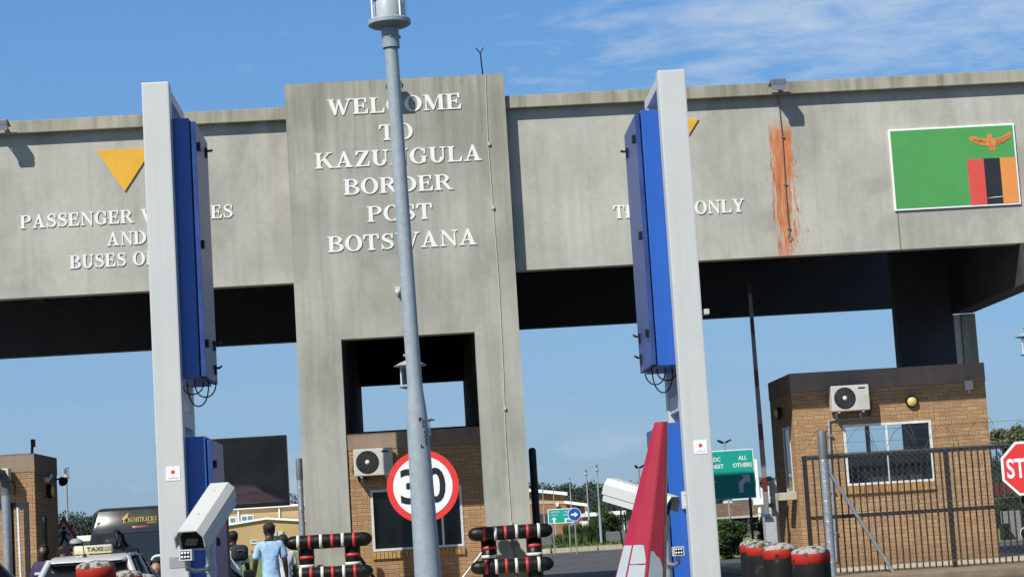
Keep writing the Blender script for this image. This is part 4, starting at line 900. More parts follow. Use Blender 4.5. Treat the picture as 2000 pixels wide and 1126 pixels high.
# ------------------------------------------------------------------ foreground lamp post and the other lamps of its row
def lamp(label, group='grey post lamps along the road'):
    r = thing('street_lamp', label, 'street lamp', (0, 0, 0), group)
    t = MB(); t.lathe([(.068, 0), (.0585, 1.10), (.0475, 1.74), (.0455, 1.80), (.0425, 1.845), (.0345, 1.925), (.0335, 1.935), (.033, 1.95), (.030, 3.48)], 28); part('pole', t, GREYP, r)
    t = MB(); t.lathe([(.039, 3.455), (.039, 3.545), (.055, 3.56)], 24)
    t.box((-.004, -.043, 3.50), (.004, -.036, 3.508)); t.box((.036, -.01, 3.495), (.046, .0, 3.508)); part('collar', t, GREYP, r)
    t = MB(); t.lathe([(.05, 3.545), (.088, 3.556), (.096, 3.562), (.0965, 3.578), (.093, 3.584), (.05, 3.584)], 40, smooth=False); part('ring_plate', t, GREYP, r)
    t = MB(); t.lathe([(.066, 3.584), (.067, 3.655), (.060, 3.668), (.0, 3.672)], 28); part('lamp_base', t, mat('lamp_base_grey', (.42, .45, .45), .45, noise=.1), r)
    t = MB()
    for k in range(5): t.lathe([(.02, 3.672 + k * .028), (.068, 3.680 + k * .028), (.070, 3.686 + k * .028), (.02, 3.694 + k * .028)], 24)
    part('louver', t, mat('louver_grey', (.14, .15, .16), .5, .3, noise=.1), r)
    t = MB(); t.lathe([(.086, 3.584), (.086, 3.83)], 32); part('glass', t, LAMPGL, r)
    t = MB()
    for a in (35, 125, 215, 305): t.lathe([(.0045, 3.584), (.0045, 3.83)], 6, (.089 * math.cos(R(a)), .089 * math.sin(R(a)), 0))
    part('rod', t, SIGNW, r)
    t = MB(); t.lathe([(.085, 3.83), (.098, 3.835), (.098, 3.845), (.07, 3.86), (.03, 3.87), (.0, 3.872)], 32); part('hat', t, GREYP, r)
    return r
near = lamp('tall grey lamp post in front of the welcome tower marked DSF')
lx = .016
far_lamps = [(129, 58.5, 'grey post lamp beyond the left booth above the warning sign'), (1166.5, 95.6, 'tallest post lamp in the planted bed across the road'), (1145, 108, 'second tallest post lamp behind the planted bed'), (1112, 139, 'post lamp standing just in front of the blue arrow sign'), (1079, 153, 'post lamp in front of the small green road sign'), (1058, 168, 'shortest post lamp next to the black topped pipe')]
for x, Y, lab in far_lamps:
    p = P(x, 930, Y); q = dup(near, (p.x, Y, gz(Y)), lab)
near.location = (lx, 9, 0); near.rotation_euler = (0, -.0146, 0)
# lettering on the near pole: characters wrap on the front right of its thick foot
def on_pole(s, ang, z, w, h):
    vs, fs = text_polys_sans(s, .0)
    a = min(v.x for v in vs); b = max(v.x for v in vs); c = min(v.y for v in vs); d = max(v.y for v in vs)
    out = []
    for v in vs:
        th = R(ang) + ((v.x - a) / (b - a) - .5) * w / .047; rr = .0484 + max(0, 1.74 - z) * .0172 + .0002
        out.append((rr * math.sin(th), -rr * math.cos(th), z + ((v.y - c) / (d - c) - .5) * h))
    return out, fs
t = MB()
for s, yy, an_ in (('D', 826, 36), ('S', 846, 42), ('F', 862, 48)):
    z = P(830, yy, 8.94).z; v_, f_ = on_pole(s, an_, z, .017, .030); t.add(v_, f_)
for yy, sg in ((816, 1), (873, -1)):
    z = P(818, yy, 8.94).z
    for (u0, u1, w0, w1) in ((0, .013, -.003, .003), (0, .005, -.013, .003)):
        th0, th1 = R(9) + u0 / .047, R(9) + u1 / .047; rr = .0486 + max(0, 1.74 - z) * .0172
        t.add([(rr * math.sin(th0), -rr * math.cos(th0), z + sg * w0), (rr * math.sin(th1), -rr * math.cos(th1), z + sg * w0), (rr * math.sin(th1), -rr * math.cos(th1), z + sg * w1), (rr * math.sin(th0), -rr * math.cos(th0), z + sg * w1)], [(0, 1, 2, 3)])
part('lettering', t, SIGNK, near)
def hat_lamp(label, px_, py_, Y, hr):
    p = P(px_, py_, Y); r = thing('hat_lamp', label, 'street lamp', (p.x, Y, 0), 'disc hatted post lamps'); o = (p.x, Y, 0); z = p.z
    t = MB(); t.lathe([(.05, 0), (.035, z - .30)], 12, o); part('pole', t, GREYP, r)
    t = MB(); t.lathe([(.04, z - .30), (.15, z - .27), (.15, z - .25), (.06, z - .245)], 18, o); part('ring_plate', t, GREYP, r)
    t = MB(); t.lathe([(.11, z - .25), (.12, z - .02)], 18, o); part('glass', t, LAMPGL, r)
    t = MB(); t.lathe([(.05, z - .25), (.05, z - .05)], 12, o); part('bulb', t, SIGNW, r)
    t = MB()
    for a in (20, 110, 200, 290): t.tube([(p.x + .13 * math.cos(R(a)), Y + .13 * math.sin(R(a)), z - .26), (p.x + .13 * math.cos(R(a)), Y + .13 * math.sin(R(a)), z)], .008, 5)
    part('rod', t, SIGNW, r)
    t = MB(); t.lathe([(.05, z - .03), (hr, z), (hr * .6, z + .045), (.05, z + .075), (.05, z + .12), (.08, z + .12), (.08, z + .15), (0, z + .15)], 28, o); part('hat', t, GREYP, r)
hat_lamp('disc hatted post lamp behind the big lamp pole under the tower arch', 801, 714, 26, .215)
hat_lamp('lower disc hatted post lamp peeking out right of the DSF lettering', 826, 821, 38, .235)
hat_lamp('disc hatted post lamp cut by the right edge above the stop sign', 2010, 657, 30, .21)

# ------------------------------------------------------------------ the two white portal frames with blue cabinets
g = G('weathered_white_column', .42)
n1 = g.noise(5, (4, 4, .12), detail=7, rough=.68); n2 = g.noise(30, (1, 1, .25), detail=3, rough=.6, off=(3, 1, 2)); n3 = g.noise(1.2, detail=3)
c = g.mix(.24, (.52, .535, .52), g.ramp(n1, [(.34, (.80, .79, .75)), (.52, (1, 1, 1)), (.7, (1.05, 1.05, 1.05))]), 'MULTIPLY')
c = g.mix(g.m('MULTIPLY', g.m('SUBTRACT', n2, .70), 9, clamp=True), c, (.22, .19, .15))
c = g.mix(.5, c, g.ramp(n3, [(.3, (.90, .90, .90)), (.7, (1.06, 1.06, 1.06))]), 'MULTIPLY')
g.l(c, g.b.inputs['Base Color']); g.bump(n3, .2, .02); FRAMEG = g.M
def portal(label, x0, x1, Y, zt, inn, cab_up, cab_lo, stick):
    """inn=+1: cabinets open towards +x"""
    r = thing('camera_portal', label, 'portal frame', ((x0 + x1) / 2, Y, 0), 'white portal frames with blue cabinets')
    t = MB(); t.bbox((x0, Y, 0), (x1, Y + .16, zt), .012)
    if inn < 0:                                            # dented corner low on the right frame
        zz = P(1400, 1050, Y).z
        t.v = [(a + (.035 if a > x1 - .02 else .0) * max(0, 1 - abs(c - zz) / .06), b, c) for a, b, c in t.v]
    part('front_column', t, FRAMEG, r)
    t = MB(); t.bbox((x0 + .02, Y + 1.0, 0), (x1 - .03, Y + 1.16, zt - .03), .01); part('rear_column', t, FRAMEW, r)
    t = MB(); t.bbox((x0 + .015, Y + .16, zt - .10), (x1 - .015, Y + 1.17, zt - .012), .008); part('top_bar', t, FRAMEW, r)
    for z in (cab_up[2] - .36, .25):
        t = MB(); t.box((x0 + .03, Y + .2, z), (x1 - .03, Y + 1.0, z + .13)); t.hexa([(x0 + .08, Y + .2, z - .3), (x0 + .1, Y + .2, z - .3), (x0 + .1, Y + .45, z), (x0 + .08, Y + .45, z)], (.03, 0, 0)); part('cross_tie', t, FRAMEW, r)
    for xe, ztop, zbot, lev in (cab_up, cab_lo):
        ya, yb = Y + .175, Y + 1.08
        xa, xb = (x0 - .015, xe) if inn > 0 else (xe, x1 + .015)
        bd = (xa, xb - .05) if inn > 0 else (xa + .05, xb)
        t = MB(); t.bbox((bd[0], ya, zbot), (bd[1], yb, ztop), .008); o = part('cabinet', t, BLUE, r)
        gx = (bd[1], bd[1] + .012) if inn > 0 else (bd[0] - .012, bd[0])
        t = MB(); t.box((gx[0], ya + .02, zbot + .02), (gx[1], yb - .02, ztop - .02)); part('door_seal', t, BLKP, o)
        dx = (gx[1], xb) if inn > 0 else (xa, gx[0])
        t = MB(); t.bbox((dx[0], ya + .004, zbot + .012), (dx[1], yb, ztop - .03), .006); d_ = part('door', t, [BLUED], o)
        xf = xb if inn > 0 else xa; s_ = inn
        n = 3 if ztop - zbot > 1 else 2
        for k in range(n):
            z = ztop - .22 - (ztop - zbot - .5) * k / max(1, n - 1) if n > 2 else ztop - .2 - .28 * k
            t = MB(); t.box((xf, ya + .06, z - .03), (xf + s_ * .025, ya + .14, z + .03)); part('hinge', t, BLKP, d_)
        if lev:
            for z in lev:
                t = MB(); t.box((xf, yb - .21, z - .04), (xf + s_ * .015, yb - .15, z + .04)); t.tube([(xf + s_ * .015, yb - .18, z + .015), (xf + s_ * .035, yb - .18, z + .015), (xf + s_ * .045, yb - .09, z + .035)], .010, 6); part('handle', t, BLKP, d_)
    z = cab_up[2]; xm = (x0 + x1) / 2 + inn * .1
    for k, (dx, dr) in enumerate(((.0, .20), (.06, .13), (-.04, .10))):
        t = MB(); t.tube([(xm + inn * (dx + .085 - .085 * math.cos(R(a_))), Y + .5, z - dr * math.sin(R(a_)) ** .8) for a_ in range(0, 181, 15)], .006, 6); part('cable', t, BLKP, r)
    # sticker
    sx, sy = stick; p = P(sx, sy, Y); h = .054
    t = MB(); t.box((p.x - h, Y - .003, p.z - h), (p.x + h, Y + .001, p.z + h)); o = part('sticker', t, SIGNW, r)
    t = MB(); t.lathe([(.016, 0), (0, .0005)], 18, (p.x, Y - .0035, p.z + .012), (0, -1, 0)); part('red_disc', t, SIGNR, o)
    t = MB(); sans('From', p.x - .01, p.x + .01, p.z - .026, p.z - .020, Y - .004, t); sans('the People of Japan', p.x - .04, p.x + .04, p.z - .039, p.z - .031, Y - .004, t); part('lettering', t, SIGNK, o)
    return r
YL = 16.0; a = P(381, 229.5, YL + .175); b = P(403, 737, YL + .175); c = P(413, 850, YL + .175)
pl = portal('white camera portal left of the tower with blue cabinets on its right', -2.05, -1.835, YL, 4.975, 1, (a.x, a.z, b.z, (a.z - .15, b.z + .32, b.z + .12)), ((a.x + c.x) / 2 + .01, c.z, .45, None), (338, 924))
YR = 16.4; a = P(1239, 216, YR + .175); b = P(1284, 714, YR + .175); c = P(1285, 826, YR + .175)
pr_ = portal('white camera portal right of the tower with a dented front column', 2.105, 2.33, YR, 4.955, -1, (a.x, a.z, b.z, (a.z - .22, b.z + .30, b.z + .12)), (c.x, c.z, .45, None), (1368, 872))
p = P(348, 1097, YL); t = MB(); t.box((p.x - .068, YL - .003, p.z - .042), (p.x + .074, YL + .001, p.z + .042)); part('tape_patch', t, mat('grey_tape', (.30, .31, .32), .6, noise=.15), pl)
t = MB(); p = P(1343, 975, YR); t.bbox((p.x - .03, YR + .14, p.z - .07), (p.x + .03, YR + .17, p.z + .07), .008)
for zz in (-.045, .045): t.lathe([(.008, 0), (.006, .012), (0, .014)], 8, (p.x, YR + .14, p.z + zz), (0, -1, 0))
part('bracket_plate', t, FRAMEW, pr_)
p = P(1378, 607, YR); t = MB(); t.bbox((p.x - .01, YR + .02, p.z - .025), (p.x + .035, YR + .12, p.z + .02), .008); part('small_sensor', t, FRAMEW, pr_)

# ------------------------------------------------------------------ security cameras on their poles
def basis(f, up=Vector((0, 0, 1))):
    f = f.normalized(); r = f.cross(up).normalized(); u = r.cross(f); return r, f, u
def cctv(label, front, rear, led, led_face, pole_x, pole_y, w=.15, h=.13, ring_=True):
    root = thing('security_camera', label, 'camera', (pole_x, pole_y, 0), 'white pole mounted security cameras')
    front, rear = Vector(front), Vector(rear); r, f, u = basis(front - rear); L_ = (front - rear).length
    def pt(a, b, c): return rear + f * b + r * a + u * c
    hw = w / 2
    sec = [(-hw, -.02), (-hw, h * .30), (-hw * .62, h * .55), (hw * .62, h * .55), (hw, h * .30), (hw, -.02)]
    def shell(sec, y0, y1, th=.006):
        t = MB(); n = len(sec); inn_ = [(x * (1 - th / hw), z - th if i not in (0, n - 1) else z) for i, (x, z) in enumerate(sec)]
        v = [pt(x, y0, z) for x, z in sec] + [pt(x, y1, z) for x, z in sec] + [pt(x, y0, z) for x, z in inn_] + [pt(x, y1, z) for x, z in inn_]
        fs = []
        for i in range(n - 1): fs += [(i, i + 1, n + i + 1, n + i), (2 * n + i + 1, 2 * n + i, 3 * n + i, 3 * n + i + 1), (n + i, n + i + 1, 3 * n + i + 1, 3 * n + i), (i + 1, i, 2 * n + i, 2 * n + i + 1)]
        return t.add(v, fs)
    part('sun_shield', shell(sec, -.01, L_ + .05), mat('camera_white', (.48, .505, .49), .45, noise=.05, nscale=3), root)
    t = MB(); k = .93; s2 = [(-hw * k, -h * .42), (hw * k, -h * .42), (hw * k, h * .22), (hw * .58, h * .46), (-hw * .58, h * .46), (-hw * k, h * .22)]
    v = [pt(x, 0, z) for x, z in s2] + [pt(x, L_, z) for x, z in s2]; n = 6
    t.add(v, [tuple(range(n)), tuple(reversed(range(n, 2 * n)))] + [((i + 1) % n, i, n + i, n + (i + 1) % n) for i in range(n)]); o = part('housing', t, MAT['camera_white'], root)
    t = MB(); v = [pt(x * .82, L_ + .002, z * .8) for x, z in s2]; t.add(v, [tuple(range(6))]); part('front_window', t, DGLASS, o)
    t = MB()
    for yy in (.18, .72): t.lathe([(.007, 0), (.006, .004), (0, .005)], 8, pt(0, L_ * yy, h * .55), u)
    part('screw', t, GALV, o)
    # bracket, pole
    mid = pt(0, L_ * .35, -h * .45)
    t = MB(); t.tube([mid, (mid.x * .4 + pole_x * .6, mid.y * .4 + pole_y * .6, mid.z - .05), (pole_x, pole_y, mid.z - .10)], .02, 8); t.lathe([(.034, -.05), (.034, .03)], 12, (pole_x, pole_y, mid.z - .09)); part('bracket', t, GALV, root)
    t = MB(); t.lathe([(.026, 0), (.026, mid.z - .1)], 14, (pole_x, pole_y, 0)); part('pole', t, GALV, root)
    # infrared panel
    led = Vector(led); r2, f2, u2 = basis(Vector(led_face)); q = lambda a, b, c: led + r2 * a + f2 * b + u2 * c
    t = MB(); s_ = .034; v = [q(a, b, c) for b in (0, -.045) for a, c in ((-s_, -s_ * .85), (s_, -s_ * .85), (s_, s_ * .85), (-s_, s_ * .85))]
    t.add(v, [(0, 1, 2, 3), (7, 6, 5, 4), (1, 0, 4, 5), (2, 1, 5, 6), (3, 2, 6, 7), (0, 3, 7, 4)]); il = part('illuminator', t, MAT['camera_white'], root)
    t = MB(); t.add([q(a * .026, .002, c * .021) for a, c in ((-1, -1), (1, -1), (1, 1), (-1, 1))], [(0, 1, 2, 3)]); part('led_panel', t, BLKP, il)
    t = MB()
    for a in (-1, 0, 1):
        for c in (-.5, .5): t.lathe([(.0068, 0), (.005, .003), (0, .004)], 10, q(a * .0165, .0025, c * .021), f2)
    part('led_lens', t, mat('led_lens', (.75, .76, .78), .15, noise=0), il)
    b0 = q(0, -.03, -.03)
    t = MB(); t.tube([b0, b0 + Vector((.0, 0, -.04)), b0 + Vector(((pole_x - b0.x) * .3, (pole_y - b0.y) * .3, -.055)), (pole_x, pole_y, b0.z - .05)], .012, 8); t.lathe([(.032, -.02), (.032, .02)], 12, (pole_x, pole_y, b0.z - .05)); part('arm', t, GALV, root)
    return root
Yc = 11.0
cctv('white security camera tilted down before the left portal frame', P(376, 1054, Yc), P(432, 968, Yc + .5), P(362, 1083, Yc - .05), (-.15, -1, .08), P(412, 1100, Yc + .3).x, Yc + .3, .165, .14)
Yc = 13.0; fr_ = P(1300, 990, Yc - .12); re = P(1192, 958, Yc + .1)
cctv('white security camera sticking out left of the red barrier arm', fr_, re, P(1326, 1075, Yc - .3), (.12, -1, .05), P(1304, 1110, Yc).x, Yc, .17, .15)
t = MB(); pts = [P(1213, 995, Yc), P(1211, 1030, Yc), P(1216, 1062, Yc), P(1228, 1078, Yc), P(1250, 1085, Yc)]; t.tube(pts, .006, 6)
pts = [P(1219, 998, Yc), P(1222, 1030, Yc), P(1226, 1050, Yc), P(1240, 1070, Yc)]; t.tube(pts, .005, 6); t.tube([P(1233, 1002, Yc), P(1235, 1030, Yc), P(1240, 1060, Yc)], .005, 6)
single('hanging_cable', t, BLKP, 'black cables looping down under the camera by the red barrier', 'cable')

# ------------------------------------------------------------------ red tapered barrier arm
Yr = 8.0; ba, bb = P(1207, 1126, Yr), P(1310, 1126, Yr); ta, tb = P(1284.5, 821, Yr), P(1312.5, 823, Yr)
r = thing('barrier_arm', 'glossy red tapered octagonal barrier arm with torn white reflective patches', 'barrier', ((ba.x + bb.x) / 2, Yr + .1, 0))
REDG = mat('glossy_red_paint', (.34, .008, .022), .25, noise=.10, nscale=5, coat=.6)
zt, zb = ta.z, ba.z; ct, cb = (ta.x + tb.x) / 2, (ba.x + bb.x) / 2; rt, rb = (tb.x - ta.x) / 2, (bb.x - ba.x) / 2
def ring_at(z):
    s = (z - zb) / (zt - zb); cx = cb + (ct - cb) * s; rr = (rb + (rt - rb) * s) / math.cos(R(22.5)) * .93
    return [Vector((cx + rr * math.cos(R(22.5 - 16 + 45 * k)), Yr + .12 + rr * .9 * math.sin(R(22.5 - 16 + 45 * k)), z)) for k in range(8)]
t = MB(); z0 = .45; a, b = ring_at(z0), ring_at(zt)
bmx = bmesh.new(); vs = [bmx.verts.new(p) for p in a + b]; bmx.faces.new([vs[i] for i in reversed(range(8))]); bmx.faces.new(vs[8:]);
for i in range(8): bmx.faces.new((vs[i], vs[(i + 1) % 8], vs[8 + (i + 1) % 8], vs[8 + i]))
bmesh.ops.bevel(bmx, geom=[e for e in bmx.edges if abs(e.verts[0].co.z - e.verts[1].co.z) > .1], offset=.0028, segments=2, affect='EDGES'); t.bm(bmx); part('arm', t, REDG, r)
t = MB(); t.box((cb - .26, Yr - .14, 0), (cb + .26, Yr + .38, .45)); part('base', t, mat('barrier_base', (.2, .2, .2), .6), r)
PATCH = mat('reflective_sheet', (.35, .405, .43), .4, noise=.07, nscale=9)
def face_patch(i, u0, u1, zlo, tops, lab=None):
    """sheet on face i between fractions u0..u1, its top edge following the heights in tops"""
    t = MB(); j = (i + 1) % 8
    def at(u, z):
        q = ring_at(z); p = q[i].lerp(q[j], u); nrm = (q[j] - q[i]).cross(Vector((0, 0, 1))).normalized(); return p + nrm * .0018
    n = len(tops) - 1
    for k in range(n):
        ua, ub = u0 + (u1 - u0) * k / n, u0 + (u1 - u0) * (k + 1) / n
        t.add([at(ua, zlo), at(ub, zlo), at(ub, tops[k + 1]), at(ua, tops[k])], [(0, 1, 2, 3)])
    return part('reflective_patch', t, PATCH, r)
zp = P(1250, 1063, Yr).z; zq = P(1290, 1075, Yr).z; zs_ = P(1250, 1101, Yr).z
face_patch(4, .12, .94, .5, [zp, zp])
face_patch(5, .04, .88, zs_ + .002, [zp, zp, zp, zp - .004, zp - .06]); face_patch(5, .04, .90, .5, [zs_ - .002, zs_ - .001, zs_ - .004, zs_ - .004])
face_patch(6, .10, .96, .5, [zq, zq + .002, zq - .006, zq - .02, zq - .024, zq - .04, zq - .065])

# ------------------------------------------------------------------ rubber drums with red bands and crumbling white tops
RUB = speckled('worn_black_rubber', (.012, .012, .013), (.12, .10, .08), 8, .59, .55, bump=.4)
BAND = speckled('chipped_red_band', (.37, .024, .014), (.03, .02, .018), 7.5, .54, .6)
CRUMB = speckled('crumbling_white_top', (.33, .325, .30), (.045, .042, .038), 15, .485, .9, (1, 1, 1), .9)
def drum(h):
    r = thing('drum_bollard', '', 'bollard', (0, 0, 0), 'red and black drum bollards')
    def rough(t, amp):
        t.v = [(x + amp * (math.sin(9 * y + 31 * z)), y, z + amp * .6 * math.sin(17 * x + 5 * y)) for x, y, z in t.v]; return t
    t = MB(); t.lathe([(.175, 0), (.185, .1), (.18, .4), (.186, .7), (.187, h - .12), (.17, h - .05)], 28); part('body', rough(t, .003), RUB, r)
    t = MB(); t.lathe([(.183, h - .155), (.1885, h - .15), (.1895, h - .09), (.187, h - .055), (.178, h - .045)], 28); part('red_band', rough(t, .003), BAND, r)
    t = MB(); t.lathe([(.187, h - .055), (.18, h - .028), (.15, h - .006), (.09, h + .012), (0, h + .02)], 28); part('crumbled_top', rough(t, .006), CRUMB, r)
    return r
d0 = drum(.95)
for i, (x, Y, lab) in enumerate(((1523, 22.3, 'second drum bollard from the right booth corner with flaking white top'), (1489, 24.8, 'third drum bollard from the right with chipped red band'), (1473, 27.4, 'farthest drum bollard of the right hand row'))):
    dup(d0, (P(x, 1080, Y).x, Y, .02), lab, rz=1 + i * 1.7)
d0.location = (P(1583, 1080, 20).x, 20, 0); d0['label'] = 'nearest drum bollard of the right hand row in front of the galvanised post'
d1 = drum(1.235)
for i, (x, Y, lab) in enumerate(((246, 24, 'drum bollard second from the taxi sign with white top only showing'), (277, 26.5, 'farthest drum bollard on the left next to the white frame'))):
    dup(d1, (P(x, 1100, Y).x, Y, P(x, (1112, 1119)[i], Y).z - 1.255), lab, rz=.8 + i)
d1.location = (P(187, 1100, 20).x, 20, 0); d1['label'] = 'large drum bollard with bright red band in front of the taxi'

# ------------------------------------------------------------------ raised boom, display panel, solar lights
Y = 43.5; a, b = P(1499, 1010, Y), P(1463, 555, Y)
r = thing('boom_gate', 'raised boom barrier with dark red bands beside the right booth', 'boom barrier', (P(1504, 1060, Y).x, Y, .14))
d = b - a; GB = mat('boom_grey', (.17, .175, .19), .5, noise=.1); RB = mat('boom_dark_red', (.10, .012, .014), .5, noise=.1)
cuts = [0, .11, .17, .33, .40, .56, .63, .78, .85, .96, 1]
for k in range(len(cuts) - 1):
    t = MB(); f0, f1 = cuts[k], cuts[k + 1]; p0, p1 = a + d * f0, a + d * f1; w0, w1 = .055 - .02 * f0, .055 - .02 * f1
    t.hexa([(p0.x - w0, Y - .03, p0.z), (p0.x + w0, Y - .03, p0.z), (p1.x + w1, Y - .03, p1.z), (p1.x - w1, Y - .03, p1.z)], (0, .06, 0)); part('arm_segment', t, RB if k % 2 else GB, r)
t = MB(); p = P(1505, 1008, Y); t.bbox((p.x - .11, Y + .04, .14), (p.x + .13, Y + .42, p.z), .02); part('housing', t, mat('boom_box', (.36, .38, .40), .45, noise=.1), r)
t = MB(); t.box((p.x - .17, Y - .05, p.z - .0), (p.x + .0, Y + .03, p.z + .06)); part('pivot', t, mat('boom_blue', (.02, .06, .25), .5), r)
t = MB(); q = P(1514, 1000, Y + .3); t.box((q.x - .06, Y + .2, .14), (q.x + .06, Y + .3, P(1510, 932, Y).z)); part('post', t, mat('boom_post', (.30, .31, .33), .5), r)
for yy, xx in ((934, 1503), (986, 1507)):
    q = P(xx, yy, Y); t = MB(); t.bbox((q.x - .07, Y - .08, q.z - .04), (q.x + .04, Y + .2, q.z + .05), .02); part('sensor', t, BLKP, r)
Y = 22.0
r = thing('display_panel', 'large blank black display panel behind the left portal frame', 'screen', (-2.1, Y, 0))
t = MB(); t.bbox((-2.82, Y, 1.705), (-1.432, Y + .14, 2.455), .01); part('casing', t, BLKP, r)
g = G('screen_painted_reflection', .3)
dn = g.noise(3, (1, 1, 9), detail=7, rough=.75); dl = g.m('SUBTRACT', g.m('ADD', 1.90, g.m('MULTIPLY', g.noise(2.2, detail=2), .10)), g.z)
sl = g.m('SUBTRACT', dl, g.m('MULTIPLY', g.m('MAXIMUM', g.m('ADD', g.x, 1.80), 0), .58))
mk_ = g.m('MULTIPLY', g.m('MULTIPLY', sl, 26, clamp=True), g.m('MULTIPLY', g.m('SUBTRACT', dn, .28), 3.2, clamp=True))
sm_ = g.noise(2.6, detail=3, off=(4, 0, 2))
c = g.mix(g.m('MULTIPLY', mk_, .8), g.ramp(sm_, [(.35, (.006, .0065, .006)), (.75, (.017, .018, .017))]), (.085, .056, .062))  # purple-brown reflection painted into the base colour of the lower screen
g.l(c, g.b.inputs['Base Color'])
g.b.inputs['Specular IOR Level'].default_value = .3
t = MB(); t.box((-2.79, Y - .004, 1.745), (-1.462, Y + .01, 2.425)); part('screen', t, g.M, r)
for xx in (-2.72, -2.115):
    t = MB(); t.box((xx - .025, Y + .04, 0), (xx + .025, Y + .1, 1.72)); part('pole', t, BLKP, r)
def solar(label, px_, py_, Y, arms):
    p = P(px_, py_, Y); r = thing('solar_lamp', label, 'street lamp', (p.x, Y, gz(Y)), 'solar street lamps'); k = Y / F
    t = MB(); t.lathe([(.05, gz(Y)), (.035, p.z)], 8, (p.x, Y, 0)); part('pole', t, GALV, r)
    for s in arms:
        t = MB(); a = Vector((p.x + s * 2 * k, Y, p.z - .02)); b = Vector((p.x + s * 13 * k, Y - .1, p.z + 4.5 * k)); dd = (b - a).normalized(); n_ = Vector((-dd.z, 0, dd.x)) * .045
        t.hexa([a - n_, b - n_ * .7, b + n_ * .7, a + n_], (0, .34, 0)); part('solar_head', t, BLKP, r)
        t = MB(); t.tube([(p.x, Y, p.z - .12), a], .02, 5); part('bracket', t, GALV, r)
solar('two armed solar street lamp above the large green sign', 1415, 863, 90, (-1, 1))
solar('single armed solar street lamp left of the red barrier arm', 1247, 912, 80, (1, -.5))
# ------------------------------------------------------------------ vehicles
CARGL = mat('car_window', (.010, .012, .014), .05, noise=0, spec=.8)
SILVER = mat('silver_car_paint', (.46, .47, .48), .38, .2, noise=.05, nscale=2, coat=.5)
BLKPAINT = mat('black_car_paint', (.010, .011, .012), .16, noise=.15, nscale=2, coat=.6)
REDLENS = mat('red_lens', (.35, .02, .02), .2, noise=.1)
TYRE = mat('tyre_rubber', (.02, .02, .02), .8, noise=.2)
def loft(secs, n_open=False):
    """closed cross-sections (lists of points, same count)"""
    t = MB(); n = len(secs[0]); v = [p for s in secs for p in s]
    fs = [(i * n + j, i * n + (j + 1) % n, (i + 1) * n + (j + 1) % n, (i + 1) * n + j) for i in range(len(secs) - 1) for j in range(n)]
    fs += [tuple(reversed(range(n))), tuple(range((len(secs) - 1) * n, len(secs) * n))]
    return t.add(v, fs, True)
def rrect(cx, y, w, z0, z1, r, n=4, top_in=0):
    """rounded rectangle in the x-z plane at y"""
    pts = []; h = w / 2
    for (sx, sz, a0) in ((1, 0, -90), (1, 1, 0), (-1, 1, 90), (-1, 0, 180)):
        for k in range(n + 1):
            a = R(a0 + 90 * k / n); hh = h - (top_in if sz else 0)
            pts.append((cx + sx * (hh - r) + r * math.cos(a), y, (z1 - r if sz else z0 + r) + r * math.sin(a)))
    return pts
